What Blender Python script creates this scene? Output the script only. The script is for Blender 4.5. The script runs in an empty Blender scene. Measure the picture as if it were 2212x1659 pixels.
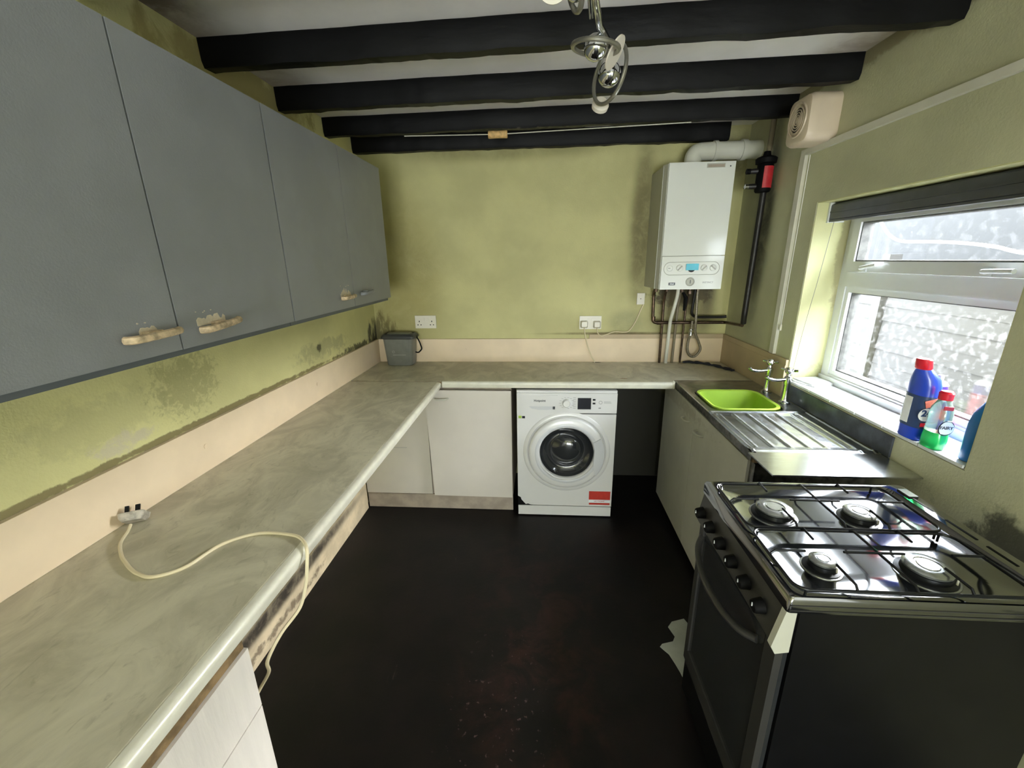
import bpy, bmesh, math, random
from mathutils import Vector, Matrix, noise
random.seed(4)
S = bpy.context.scene
COL = S.collection
PI = math.pi

# ------------------------------------------------------------------ camera
cam = bpy.data.cameras.new('camera'); cam.sensor_width = 36; cam.lens = 36 * 905.93 / 2212
cam.clip_start = .02
co = bpy.data.objects.new('camera', cam); COL.objects.link(co)
R = Vector((.9974687, .06939996, -.01548662)); U = Vector((-.00493197, .28479271, .95857644)); F = Vector((-.07093564, .95607362, -.28441409))
co.matrix_world = Matrix(((R.x, U.x, -F.x, 0), (R.y, U.y, -F.y, 0), (R.z, U.z, -F.z, 1.6056), (0, 0, 0, 1)))
S.camera = co
# ------------------------------------------------------------------ world and lights
w = bpy.data.worlds.new('world'); S.world = w; w.use_nodes = True
bg = w.node_tree.nodes['Background']; bg.inputs[0].default_value = (.84, .92, 1, 1); bg.inputs[1].default_value = 12
def area(name, loc, rot, sx, sy, power, col=(1, 1, 1), portal=False):
    l = bpy.data.lights.new(name, 'AREA'); l.shape = 'RECTANGLE'; l.size = sx; l.size_y = sy; l.energy = power; l.color = col
    o = bpy.data.objects.new(name, l); COL.objects.link(o); o.location = loc; o.rotation_euler = rot
    if portal: l.cycles.is_portal = True
    return o
# added area lamps standing in for unseen daylight behind the camera; no openings built
area('side_fill', (1.235, -.9, 1.4), (0, math.radians(90), 0), 1.1, 1.1, 3.2, (.94, .985, 1))
area('rear_fill', (.1, -4.3, .9), (math.radians(112), 0, 0), 2.0, 1.5, 94, (.93, .985, 1))
# hazy low sun over the neighbouring wall, straight through the window
sl = bpy.data.lights.new('hazy_sun', 'SUN'); sl.energy = 38; sl.angle = math.radians(55); sl.color = (1, .99, .97)
so = bpy.data.objects.new('hazy_sun', sl); COL.objects.link(so); so.rotation_euler = Vector((math.cos(math.radians(25)) * math.cos(math.radians(14)), math.cos(math.radians(25)) * math.sin(math.radians(14)), math.sin(math.radians(25)))).to_track_quat('Z', 'Y').to_euler()
S.view_settings.view_transform = 'Standard'; S.view_settings.look = 'None'
S.view_settings.exposure = 1.15; S.view_settings.gamma = 1; S.view_settings.use_curve_mapping = False
S.cycles.use_denoising = True; S.cycles.max_bounces = 8; S.cycles.sample_clamp_indirect = 10
S.cycles.caustics_reflective = True; S.cycles.blur_glossy = 1.5; S.cycles.caustics_refractive = False

# ------------------------------------------------------------------ materials
def lin(c):
    c = c / 255
    return c / 12.92 if c <= .04045 else ((c + .055) / 1.055) ** 2.4
def rgb(*c): return tuple(lin(x) for x in c) + (1,)
class MT:
    def __init__(s, name):
        s.m = bpy.data.materials.new(name); s.m.use_nodes = True; s.t = s.m.node_tree; s.b = s.t.nodes['Principled BSDF']
        s.pos = s.n('ShaderNodeNewGeometry').outputs['Position']
    def n(s, t): return s.t.nodes.new(t)
    def L(s, a, b): s.t.links.new(a, b)
    def noise(s, scale, detail=3, rough=.55, stretch=(1, 1, 1), dist=0):
        mp = s.n('ShaderNodeMapping'); mp.inputs['Scale'].default_value = stretch; s.L(s.pos, mp.inputs[0])
        x = s.n('ShaderNodeTexNoise'); x.inputs['Scale'].default_value = scale; x.inputs['Detail'].default_value = detail
        x.inputs['Roughness'].default_value = rough; x.inputs['Distortion'].default_value = dist; s.L(mp.outputs[0], x.inputs[0]); return x.outputs[0]
    def rng(s, v, a, b, c=0, d=1):
        x = s.n('ShaderNodeMapRange'); x.interpolation_type = 'SMOOTHSTEP'
        for i, k in enumerate((a, b, c, d)): x.inputs[i + 1].default_value = k
        s.L(v, x.inputs[0]); return x.outputs[0]
    def math(s, op, a, b):
        x = s.n('ShaderNodeMath'); x.operation = op
        for i, k in enumerate((a, b)):
            if isinstance(k, (int, float)): x.inputs[i].default_value = k
            else: s.L(k, x.inputs[i])
        return x.outputs[0]
    def mix(s, fac, a, b):
        x = s.n('ShaderNodeMix'); x.data_type = 'RGBA'
        if isinstance(fac, (int, float)): x.inputs[0].default_value = fac
        else: s.L(fac, x.inputs[0])
        for i, k in ((6, a), (7, b)):
            if isinstance(k, tuple): x.inputs[i].default_value = k
            else: s.L(k, x.inputs[i])
        return x.outputs[2]
    def blob(s, c, r, soft=.0):        # 1 inside an ellipsoid round c, falling to 0 at its surface
        a = s.n('ShaderNodeVectorMath'); a.operation = 'SUBTRACT'; s.L(s.pos, a.inputs[0]); a.inputs[1].default_value = c
        d = s.n('ShaderNodeVectorMath'); d.operation = 'DIVIDE'; s.L(a.outputs[0], d.inputs[0]); d.inputs[1].default_value = r
        e = s.n('ShaderNodeVectorMath'); e.operation = 'LENGTH'; s.L(d.outputs[0], e.inputs[0])
        return s.rng(e.outputs['Value'], 1, soft, 0, 1)
    def bump(s, h, strength=.2, dist=.01):
        b = s.n('ShaderNodeBump'); b.inputs['Strength'].default_value = strength; b.inputs['Distance'].default_value = dist
        s.L(h, b.inputs['Height']); s.L(b.outputs[0], s.b.inputs['Normal'])
def M(name, col, rough=.5, metal=0, var=.12, scale=6, bump=0, bscale=60, spec=.5, coat=0, stretch=(1, 1, 1), stains_shade=(), trans=0, detail=4):
    k = MT(name); k.b.inputs['Roughness'].default_value = rough; k.b.inputs['Metallic'].default_value = metal
    k.b.inputs['Specular IOR Level'].default_value = spec; k.b.inputs['Coat Weight'].default_value = coat; k.b.inputs['Coat Roughness'].default_value = .08
    dark = tuple(x * (1 - var * 1.6) for x in col[:3]) + (1,); lite = tuple(min(1, x * (1 + var)) for x in col[:3]) + (1,)
    n = k.noise(scale, detail, stretch=stretch); c = k.mix(k.rng(n, .3, .7), dark, lite)
    for cen, rad, scol, amt, ns, lo, *st in stains_shade:      # centre, radii, colour, amount, noise scale, threshold, stretch
        f = k.blob(cen, rad, .1)
        nn = k.noise(ns, 6, .68, st[0] if st else (1, 1, 1), .4)
        if -.5 < lo < .35: f = k.math('MULTIPLY', k.rng(f, 0, .95), k.rng(nn, .25, .6, .55, 1))
        else: f = k.math('MULTIPLY', k.rng(f, 0, .3), k.rng(k.math('ADD', nn, k.math('MULTIPLY', f, .5)), lo + .32, lo + .52))
        c = k.mix(k.math('MULTIPLY', f, amt), c, scol)
    k.L(c, k.b.inputs['Base Color'])
    if bump: k.bump(k.noise(bscale, 4, stretch=stretch), bump, .004)
    if trans:
        k.b.inputs['Transmission Weight'].default_value = trans
    return k.m
MOLD = rgb(34, 28, 22); BRN = rgb(92, 74, 40); GRY = rgb(128, 128, 98)
GREEN = rgb(214, 210, 152)
m_wall_left = M('green wall paint with damp', GREEN, .62, var=.07, scale=3, bump=.22, bscale=130, stains_shade=(
    ((-1.2, 2.95, 1.06), (.3, .34, .34), MOLD, .9, 22, .46, (1, 1, .3)),
    ((-1.2, 2.6, 1.07), (.3, .55, .07), MOLD, .8, 26, .46),
    ((-1.2, 2.2, 1.15), (.3, .6, .12), GRY, .4, 18, .45),
    ((-1.2, 2.15, 1.16), (.3, .06, .05), MOLD, .8, 26, .45),
    ((-1.2, 1.28, 1.22), (.3, .3, .24), rgb(150, 148, 104), .55, 48, .46),
    ((-1.2, 1.0, 1.2), (.3, .5, .16), GRY, .22, 12, .45),
    ((-1.2, 1.02, 1.12), (.3, .2, .06), rgb(206, 198, 172), .8, 20, .44),
    ((-1.2, 1.9, 2.3), (.3, .9, .16), rgb(140, 125, 70), .7, 6, .4),
    ((-1.2, 1.2, 1.075), (.3, 2.2, .022), BRN, .75, 14, .38)))
m_wall_back = M('green wall paint back', rgb(198, 194, 140), .62, var=.07, scale=3, bump=.22, bscale=130, stains_shade=(
    ((-1.17, 2.95, 1.12), (.3, .3, .34), MOLD, .85, 20, .5, (1, 1, .25)),
    ((-1.0, 2.95, 1.5), (.5, .3, .9), rgb(140, 128, 62), .6, 5, .3),
    ((-.3, 2.95, 2.28), (1.1, .3, .12), rgb(118, 110, 58), .6, 5, .2),
    ((.64, 2.95, 1.8), (.12, .3, .8), rgb(96, 86, 46), .8, 8, .3),  # shading left of the boiler, painted on the wall
    ((1.11, 2.95, 1.7), (.1, .3, .85), rgb(62, 54, 42), .95, 8, .1),  # boiler's shadow band on its right, painted into the wall colour
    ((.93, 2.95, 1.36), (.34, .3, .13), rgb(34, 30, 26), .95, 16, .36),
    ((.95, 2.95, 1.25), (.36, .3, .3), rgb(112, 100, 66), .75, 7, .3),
    ((.62, 2.95, .2), (.7, .3, .78), rgb(30, 29, 27), .98, 8, -.6),  # dirt plus painted-in shade of the gap right of the washing machine
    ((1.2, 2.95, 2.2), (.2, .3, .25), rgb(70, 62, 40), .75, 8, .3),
    ((.58, 2.95, 1.18), (.2, .3, .14), GRY, .5, 12, .3),
    ((.6, 2.95, 1.1), (.9, .3, .016), BRN, .8, 14, .3)))
m_wall_right = M('green wall paint right', rgb(190, 190, 158), .6, var=.07, scale=3, bump=.22, bscale=130, stains_shade=(
    ((1.25, 2.64, 1.8), (.3, .16, .85), rgb(46, 43, 34), .9, 8, .25),  # darker band along the vertical pipe
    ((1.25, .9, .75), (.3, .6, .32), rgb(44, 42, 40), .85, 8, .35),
    ((1.25, 1.9, 2.36), (.3, 1.4, .1), rgb(110, 95, 60), .6, 6, .35)))
m_reveal = M('pale green reveal paint', rgb(202, 202, 152), .55, var=.05, scale=4, bump=.15, bscale=90, stains_shade=(
    ((1.41, 2.16, 1.6), (.06, .2, .5), rgb(150, 142, 110), .6, 14, .35), ((1.39, 2.16, 1.0), (.14, .2, .14), rgb(140, 140, 96), .5, 14, .4)))
m_ceil = M('white ceiling paint', rgb(247, 244, 240), .7, var=.04, scale=3, bump=.1, bscale=70, stains_shade=(
    ((-1.2, 1.3, 2.36), (.3, .6, .3), rgb(80, 56, 40), .9, 6, .3), ((-1.2, 2.0, 2.36), (.3, .7, .3), rgb(150, 128, 106), .7, 5, .3),
    ((1.25, 2.0, 2.36), (.3, .9, .3), rgb(140, 122, 100), .75, 7, .3)))
m_beam = M('black beam paint', rgb(9, 9, 9), .5, var=.25, scale=8, bump=.5, bscale=26, stretch=(.35, 1, 1), spec=.15,
           stains_shade=(((0, 2.52, 2.27), (1.3, .06, .02), rgb(120, 112, 96), .5, 18, .58),))
def floor_mat():
    k = MT('worn dark vinyl floor'); k.b.inputs['Roughness'].default_value = .5; k.b.inputs['Specular IOR Level'].default_value = .25
    c = k.mix(k.rng(k.noise(4, 6), .35, .7), rgb(13, 11, 11), rgb(24, 19, 18))
    path = k.blob((.0, 1.4, 0), (.5, 1.5, 1))
    c = k.mix(k.math('MULTIPLY', path, k.rng(k.noise(5, 8, .7, dist=.6), .42, .72)), c, rgb(52, 31, 27))
    fl = k.blob((-.15, 1.05, 0), (.28, .6, 1))
    c = k.mix(k.math('MULTIPLY', fl, k.rng(k.noise(46, 3, .5), .64, .72)), c, rgb(104, 84, 84))
    c = k.mix(k.rng(k.noise(14, 7, .7, (1, .25, 1)), .66, .74, 0, .5), c, rgb(80, 70, 62))
    k.L(c, k.b.inputs['Base Color']); k.bump(k.noise(60, 5), .2, .003); return k.m
m_floor = floor_mat()
def worktop_mat():
    k = MT('mottled beige laminate'); k.b.inputs['Roughness'].default_value = .42
    n1 = k.noise(7, 7, .62, (1, .7, 1), 1.2); n2 = k.noise(22, 6, .6, (1, .5, 1), 2)
    c = k.mix(k.rng(n1, .32, .68), rgb(170, 165, 144), rgb(202, 197, 174))
    c = k.mix(k.rng(n2, .55, .75, 0, .4), c, rgb(126, 120, 102))
    c = k.mix(k.rng(n2, .42, .3, 0, .35), c, rgb(188, 184, 168))
    k.L(c, k.b.inputs['Base Color']); return k.m
m_top = worktop_mat()
m_edge = M('lit laminate edge', rgb(222, 220, 204), .32, var=.05, scale=20, coat=.2)  # same laminate as the top, lightened to paint in light its edge catches
m_splash = M('cream upstand board', rgb(232, 212, 182), .5, var=.04, scale=5)
m_splash_r = M('dull cream upstand', rgb(190, 172, 140), .5, var=.06, scale=5)
m_cab = M('grey cupboard paint', rgb(142, 145, 148), .36, var=.05, scale=4, bump=.12, bscale=240, stretch=(1, 1, 1))
m_cab_d = M('grey carcass paint', rgb(96, 102, 106), .5, var=.06)
m_wood = M('bare peeled handle wood', rgb(204, 182, 148), .65, var=.25, scale=60, bump=.3, bscale=90)
m_chip = M('exposed primer chip', rgb(214, 202, 178), .6, var=.1, scale=50)
m_rail = M('brown chipboard rail', rgb(136, 112, 78), .75, var=.25, scale=30, bump=.3, bscale=90)
m_white = M('white melamine', rgb(208, 202, 192), .4, var=.025, scale=4)
m_grain = M('white woodgrain melamine', rgb(226, 220, 212), .42, var=.035, scale=24, bump=.35, bscale=60, stretch=(1, 1, .12))
m_wdull = M('dull sink unit door', rgb(202, 202, 192), .45, var=.05, scale=4, stains_shade=(((.8, 2.5, .8), (.3, 1.2, .09), rgb(120, 112, 98), .3, 30, .45),))
m_plinth = M('dirty plinth', rgb(168, 156, 142), .6, var=.12, scale=12)
m_skirt = M('mouldy skirting', rgb(206, 190, 158), .7, var=.12, scale=10, bump=.5, bscale=40, stains_shade=(
    ((-1.18, 1.5, .15), (.3, 1.3, .07), MOLD, .97, 10, .34), ((-1.18, 1.4, .05), (.3, 1.2, .06), rgb(70, 50, 34), .7, 14, .56)))
m_app = M('white appliance enamel', rgb(214, 214, 212), .3, var=.015, scale=3, coat=.25)
m_app2 = M('light grey appliance plastic', rgb(196, 198, 200), .3, var=.015, scale=3)
m_boil = M('boiler white', rgb(224, 226, 220), .3, var=.015, scale=3, coat=.3)
m_boil_g = M('boiler side grey', rgb(176, 176, 166), .42, var=.03)
m_dkglass = M('dark door glass', rgb(44, 46, 48), .14, var=.1, coat=1)
m_drum = M('drum grey', rgb(60, 62, 64), .35, metal=.5)
m_black = M('black plastic', rgb(9, 9, 10), .6, var=.1, spec=.12)
m_blk_e = M('black enamel', rgb(10, 11, 13), .13, var=.2, scale=30, coat=.7)
m_side = M('black cooker side', rgb(10, 10, 12), .4, var=.15, scale=14, spec=.3)
m_hob = M('greasy black hob enamel', rgb(16, 18, 22), .1, var=.3, scale=40, coat=1, bump=.03, bscale=14); m_hob.node_tree.nodes['Principled BSDF'].inputs['Coat IOR'].default_value = 2.4
m_frame = M('dull silver oven trim', rgb(66, 65, 64), .42, metal=.35, var=.08)
m_cap_e = M('cream end cap', rgb(190, 190, 178), .45, var=.03)
m_capb = M('burner metal', rgb(176, 180, 182), .24, metal=.85, var=.1, scale=40)
m_ring = M('burner dark ring', rgb(38, 40, 44), .3, metal=.5)
m_wire = M('pan support wire', rgb(34, 36, 40), .2, metal=.5)
m_steel = M('stainless steel', rgb(176, 180, 184), .25, metal=1, var=.12, scale=18, bump=.07, bscale=30, detail=6)
m_steel_d = M('grimy stainless edge', rgb(120, 118, 112), .35, metal=.9, var=.35, scale=30)
m_sheet = M('brushed metal filler sheet', rgb(200, 202, 202), .2, metal=1, var=.05, scale=12, stretch=(1, 6, 1))
m_chrome = M('chrome', rgb(214, 216, 220), .08, metal=1, var=.02)
m_copper = M('tarnished copper pipe', rgb(92, 76, 62), .3, metal=.8, var=.3, scale=30)
m_dkpipe = M('grimy black pipe', rgb(34, 32, 30), .45, metal=.2, var=.3, scale=20)
m_pvc = M('white plastic pipe', rgb(216, 216, 204), .35, var=.03)
m_flex = M('grey braided hose', rgb(138, 130, 112), .4, metal=.4, var=.2, scale=120)
m_sock = M('white socket plastic', rgb(226, 222, 208), .3, var=.02)
m_grub = M('grubby white plug', rgb(178, 172, 160), .45, var=.22, scale=60)
m_cable = M('cream cable', rgb(222, 210, 176), .45, var=.03)
m_cab_w = M('white cable', rgb(240, 240, 240), .5, var=.02)
m_upvc = M('white upvc', rgb(222, 226, 228), .25, var=.02)
m_upd = M('grimy seal', rgb(92, 92, 88), .6, var=.2, scale=40)
m_tile = M('glazed white sill tile', rgb(222, 226, 226), .15, var=.08, scale=14, coat=.3)
m_grout = M('grout', rgb(150, 146, 132), .8)
m_blind = M('dark blind with flare tint', rgb(58, 62, 78), .3, var=.1, scale=20, coat=.3)  # blue of the window flare is painted into the blind colour
m_fan = M('aged cream fan plastic', rgb(206, 190, 168), .42, var=.05, scale=6)
m_trunk = M('painted trunking', rgb(212, 210, 196), .45, var=.05)
m_under = M('dark splash strip', rgb(70, 76, 88), .35, var=.3, scale=14, coat=.2)
m_caddy = M('grey caddy plastic', rgb(124, 126, 120), .4, var=.05, scale=20)
m_lid = M('dark grey caddy lid', rgb(60, 62, 62), .45, var=.05)
m_print = M('pale print', rgb(160, 160, 154), .5)
m_green = M('lime plastic bowl', rgb(146, 176, 58), .4, var=.04)
m_blue = M('blue bottle plastic', rgb(24, 66, 196), .3, var=.05, coat=.3)
m_red = M('red plastic cap', rgb(206, 30, 48), .3, var=.04)
m_lab = M('dark blue label', rgb(36, 60, 104), .4, var=.1)
m_labw = M('label white', rgb(226, 228, 230), .4)
m_labo = M('label pink orange', rgb(226, 128, 110), .4, var=.15, scale=40)
m_liq = M('green washing up liquid', rgb(40, 190, 96), .12, var=.04, trans=.35)
m_clear = M('clear bottle plastic', rgb(196, 222, 204), .12, var=.02, trans=.75)
m_teal = M('blue liquid bottle', rgb(40, 116, 190), .25, var=.04)
m_can = M('aerosol can print', rgb(88, 60, 150), .3, metal=.3)
m_cork = M('cork brown', rgb(214, 176, 118), .7, var=.15, scale=60)
m_redl = M('filter red label', rgb(186, 40, 48), .45, var=.06, scale=40)
m_satin = M('satin nickel', rgb(150, 148, 138), .32, metal=.8, var=.05)
m_bulb = M('frosted lamp glass', rgb(222, 214, 200), .4, var=.02)
m_disp = M('display black', rgb(28, 29, 36), .15)
m_txt = M('dark lettering', rgb(70, 74, 80), .5)
m_txtg = M('grey lettering', rgb(150, 152, 152), .5)
m_eng = M('red printed label', rgb(190, 50, 34), .5, var=.08, scale=40)
m_cyan = M('blue boiler sticker', rgb(96, 196, 220), .4)
m_patch = M('exposed pale underlay', rgb(176, 180, 170), .7, var=.05, scale=14)
m_fence = M('weathered fence board', rgb(42, 41, 40), .75, var=.1, scale=6, bump=.4, bscale=30, stretch=(1, .3, 1))
m_render = M('pale rendered wall', rgb(41, 42, 43), .8, var=.04, scale=3, bump=.3, bscale=20)
m_ground = M('concrete path', rgb(38, 38, 38), .8, var=.1)
m_rag = M('dark blue rag', rgb(34, 38, 52), .8, var=.2, scale=30)
m_soap = M('taupe damp plaster', rgb(130, 120, 100), .7, var=.1)
def glass_mat(name, haze, scale):
    k = MT(name); t = k.t; out = [n for n in t.nodes if n.type == 'OUTPUT_MATERIAL'][0]
    tr = k.n('ShaderNodeBsdfTransparent'); gl = k.n('ShaderNodeBsdfGlossy'); gl.inputs['Roughness'].default_value = .03
    df = k.n('ShaderNodeBsdfTranslucent'); df.inputs[0].default_value = (.95, .97, 1, 1)
    lw = k.n('ShaderNodeLayerWeight'); fr = k.math('ADD', k.math('MULTIPLY', k.math('POWER', lw.outputs['Facing'], 4.), .5), .03)
    a = k.n('ShaderNodeMixShader'); b = k.n('ShaderNodeMixShader')
    k.L(k.math('MULTIPLY', k.rng(k.noise(scale, 4, .7), .5, .66), haze), a.inputs[0]); k.L(tr.outputs[0], a.inputs[1]); k.L(df.outputs[0], a.inputs[2])
    k.L(fr, b.inputs[0]); k.L(a.outputs[0], b.inputs[1]); k.L(gl.outputs[0], b.inputs[2]); k.L(b.outputs[0], out.inputs[0])
    return k.m
m_glass = glass_mat('window glass', .006, 30); m_glass2 = glass_mat('misted window glass', .022, 45)

# ------------------------------------------------------------------ geometry helpers
def bm_(): return bmesh.new()
def abox(b, lo, hi):
    xs, ys, zs = zip(lo, hi); v = [b.verts.new((x, y, z)) for x in xs for y in ys for z in zs]
    for f in ((0, 1, 3, 2), (4, 6, 7, 5), (0, 4, 5, 1), (2, 3, 7, 6), (0, 2, 6, 4), (1, 5, 7, 3)): b.faces.new([v[i] for i in f])
def crom(p, n=8):
    P = [Vector(x) for x in p]; out = []
    for i in range(len(P) - 1):
        a = P[i - 1] if i else P[0] * 2 - P[1]; b, c = P[i], P[i + 1]; d = P[i + 2] if i + 2 < len(P) else P[-1] * 2 - P[-2]
        for k in range(n):
            t = k / n; out.append(.5 * ((2 * b) + (c - a) * t + (2 * a - 5 * b + 4 * c - d) * t * t + (3 * b - a - 3 * c + d) * t ** 3))
    return out + [P[-1]]
def fillet(p, r, n=5):
    P = [Vector(x) for x in p]; out = [P[0]]
    for i in range(1, len(P) - 1):
        a, b, c = P[i - 1], P[i], P[i + 1]; d1 = (a - b); d2 = (c - b); rr = min(r, d1.length * .48, d2.length * .48)
        s = b + d1.normalized() * rr; e = b + d2.normalized() * rr
        for k in range(n + 1):
            t = k / n; out.append((1 - t) ** 2 * s + 2 * t * (1 - t) * b + t * t * e)
    return out + [P[-1]]
def atube(b, pts, r, seg=8, closed=False, rs=None):
    P = [Vector(x) for x in pts]; n = len(P); rings = []; up = None
    for i, p in enumerate(P):
        t = (P[(i + 1) % n] - P[i - 1]) if closed or 0 < i < n - 1 else (P[1] - P[0] if i == 0 else P[-1] - P[-2])
        t.normalize()
        if up is None:
            up = Vector((0, 0, 1)) if abs(t.z) < .9 else Vector((1, 0, 0))
        up = (up - t * up.dot(t)).normalized(); s = t.cross(up); rr = rs[i] if rs else r
        rings.append([b.verts.new(p + (up * math.cos(2 * PI * k / seg) + s * math.sin(2 * PI * k / seg)) * rr) for k in range(seg)])
    for i in range(n if closed else n - 1):
        A, B = rings[i], rings[(i + 1) % n]
        for k in range(seg): b.faces.new((A[k], A[(k + 1) % seg], B[(k + 1) % seg], B[k]))
    if not closed: b.faces.new(rings[0][::-1]); b.faces.new(rings[-1])
def loft(b, rings, cap0=True, cap1=True):
    V = [[b.verts.new(p) for p in r] for r in rings]; n = len(V[0])
    for A, B in zip(V, V[1:]):
        for k in range(n): b.faces.new((A[k], A[(k + 1) % n], B[(k + 1) % n], B[k]))
    if cap0: b.faces.new(V[0][::-1])
    if cap1: b.faces.new(V[-1])
def frame_axes(axis):
    z = Vector(axis).normalized(); x = Vector((0, 0, 1)).cross(z)
    if x.length < .01: x = Vector((1, 0, 0))
    x.normalize(); return x, z.cross(x), z
def alathe(b, prof, c, axis=(0, 0, 1), seg=28, sx=1, sy=1):
    x, y, z = frame_axes(axis); c = Vector(c); ring_ = prof[0][0] > 1e-3 and prof[-1][0] > 1e-3
    if ring_ and prof[0] != prof[-1]: prof = list(prof) + [prof[0]]
    loft(b, [[c + (x * math.cos(2 * PI * k / seg) * sx + y * math.sin(2 * PI * k / seg) * sy) * max(r, 1e-4) + z * h for k in range(seg)] for r, h in prof], not ring_, not ring_)
    if ring_: bmesh.ops.remove_doubles(b, verts=b.verts, dist=1e-6)
def rrect(cx, cy, hx, hy, r, n=5):    # rounded rectangle outline
    out = []
    for sx, sy, a0 in ((1, 1, 0), (-1, 1, 90), (-1, -1, 180), (1, -1, 270)):
        for k in range(n + 1):
            a = math.radians(a0 + 90 * k / n); out.append((cx + sx * (hx - r) + r * math.cos(a), cy + sy * (hy - r) + r * math.sin(a)))
    return out
def aprism(b, poly, axis, lo, hi):
    f = {'x': lambda p, t: (t, p[0], p[1]), 'y': lambda p, t: (p[0], t, p[1]), 'z': lambda p, t: (p[0], p[1], t)}[axis]
    loft(b, [[f(p, lo) for p in poly], [f(p, hi) for p in poly]])
def wloc(o):
    v = Vector((0, 0, 0))
    while o: v += o.location; o = o.parent
    return v
def link(name, b, m, parent=None, bevel=0, smooth=False, seg=2):
    if bevel:
        bmesh.ops.bevel(b, geom=[e for e in b.edges if len(e.link_faces) == 2 and e.calc_face_angle(0) > .5], offset=bevel, segments=seg, affect='EDGES', profile=.6)
    bmesh.ops.recalc_face_normals(b, faces=b.faces)
    vs = [v.co for v in b.verts]
    lo = Vector([min(v[i] for v in vs) for i in range(3)]); hi = Vector([max(v[i] for v in vs) for i in range(3)])
    org = Vector(((lo.x + hi.x) / 2, (lo.y + hi.y) / 2, lo.z))
    for v in b.verts: v.co -= org
    me = bpy.data.meshes.new(name); b.to_mesh(me); b.free(); me.materials.append(m)
    if smooth:
        for p in me.polygons: p.use_smooth = True
        me.set_sharp_from_angle(angle=math.radians(40))
    o = bpy.data.objects.new(name, me); COL.objects.link(o)
    if parent: o.parent = parent; o.location = org - wloc(parent)
    else: o.location = org
    return o
def box(name, m, lo, hi, parent=None, bevel=0, **k):
    b = bm_(); abox(b, lo, hi); return link(name, b, m, parent, bevel, **k)
def tube(name, m, pts, r, parent=None, seg=10, closed=False, rs=None):
    b = bm_(); atube(b, pts, r, seg, closed, rs); return link(name, b, m, parent, smooth=True)
def lathe(name, m, prof, c, axis=(0, 0, 1), parent=None, seg=28, sx=1, sy=1):
    b = bm_(); alathe(b, prof, c, axis, seg, sx, sy); return link(name, b, m, parent, smooth=True)
def prism(name, m, poly, axis, lo, hi, parent=None, bevel=0, smooth=False):
    b = bm_(); aprism(b, poly, axis, lo, hi); return link(name, b, m, parent, bevel, smooth=smooth)
def tag(o, label, cat, group=None):
    o['label'] = label; o['category'] = cat
    if group: o['group'] = group
    return o
def thing(name, loc, label, cat, group=None):
    o = bpy.data.objects.new(name, None); o.empty_display_size = .05; COL.objects.link(o); o.location = loc
    return tag(o, label, cat, group)
def struct(o): o['kind'] = 'structure'; return o
def lab(o, t): o['label'] = t; return o
def text(name, s, size, loc, rx, rz, m, parent, bold=.0):
    cu = bpy.data.curves.new(name, 'FONT'); cu.body = s; cu.size = size; cu.extrude = .0004; cu.offset = bold; cu.align_x = 'CENTER'; cu.align_y = 'CENTER'
    t = bpy.data.objects.new('tmp', cu); COL.objects.link(t); dg = bpy.context.evaluated_depsgraph_get(); dg.update()
    me = bpy.data.meshes.new_from_object(t.evaluated_get(dg)); bpy.data.objects.remove(t)
    me.transform(Matrix.Rotation(rz, 4, 'Z') @ Matrix.Rotation(rx, 4, 'X')); me.materials.clear(); me.materials.append(m)
    o = bpy.data.objects.new(name, me); COL.objects.link(o); o.parent = parent; o.location = Vector(loc) - wloc(parent); return o
def blobpoly(cx, cy, rx, ry, n=14, j=.35, seed=0):
    rnd = random.Random(seed); return [(cx + rx * math.cos(2 * PI * k / n) * (1 - j * rnd.random()), cy + ry * math.sin(2 * PI * k / n) * (1 - j * rnd.random())) for k in range(n)]

# ------------------------------------------------------------------ the room
floor = struct(box('floor', m_floor, (-1.3, -4.5, -.06), (1.55, 3.05, 0)))
struct(box('ceiling', m_ceil, (-1.3, -4.5, 2.36), (1.55, 3.05, 2.43)))
struct(box('wall_left', m_wall_left, (-1.3, -4.5, 0), (-1.2, 2.95, 2.36)))
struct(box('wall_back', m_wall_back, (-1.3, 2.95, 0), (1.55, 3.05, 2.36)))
b = bm_(); y0, y1, z0, z1 = 1.206, 2.162, .985, 1.835
abox(b, (1.25, -4.5, 0), (1.5, y0, 2.36)); abox(b, (1.25, y1, 0), (1.5, 2.95, 2.36)); abox(b, (1.25, y0, 0), (1.5, y1, z0)); abox(b, (1.25, y0, z1), (1.5, y1, 2.36))
wr = struct(link('wall_right', b, m_wall_right))
b = bm_(); abox(b, (1.252, y1 - .004, z0), (1.41, y1, z1)); abox(b, (1.252, y0, z1 - .004), (1.41, y1 - .004, z1)); abox(b, (1.252, y0, z0), (1.41, y0 + .004, z1 - .004))
rv = struct(link('trim_1', b, m_reveal)); 
b = bm_(); abox(b, (-1.3, -4.6, 0), (1.55, -4.5, 2.36))
struct(link('wall_rear', b, m_wall_left))
# skirting under the worktop, ragged top edge
b = bm_(); N = 60; top = []
for i in range(N + 1):
    y = .7 + (2.425 - .7) * i / N; top.append((y, .185 + .02 * noise.noise(Vector((y * 9, 0, 0)))))
aprism(b, [(.7, 0)] + [(2.425, 0)] + top[::-1], 'x', -1.199, -1.172)
bs = struct(link('baseboard_left', b, m_skirt))
# worn hole in the vinyl
fp = prism('floor_tear', m_patch, [(.66, 1.60), (.60, 1.58), (.575, 1.55), (.59, 1.50), (.575, 1.475), (.525, 1.46), (.512, 1.445), (.54, 1.41), (.552, 1.37), (.562, 1.33), (.566, 1.30), (.585, 1.315), (.62, 1.36), (.68, 1.42), (.69, 1.52)], 'z', .0004, .002, floor)
lab(fp, 'torn pale patch where the vinyl is worn through')

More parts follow.
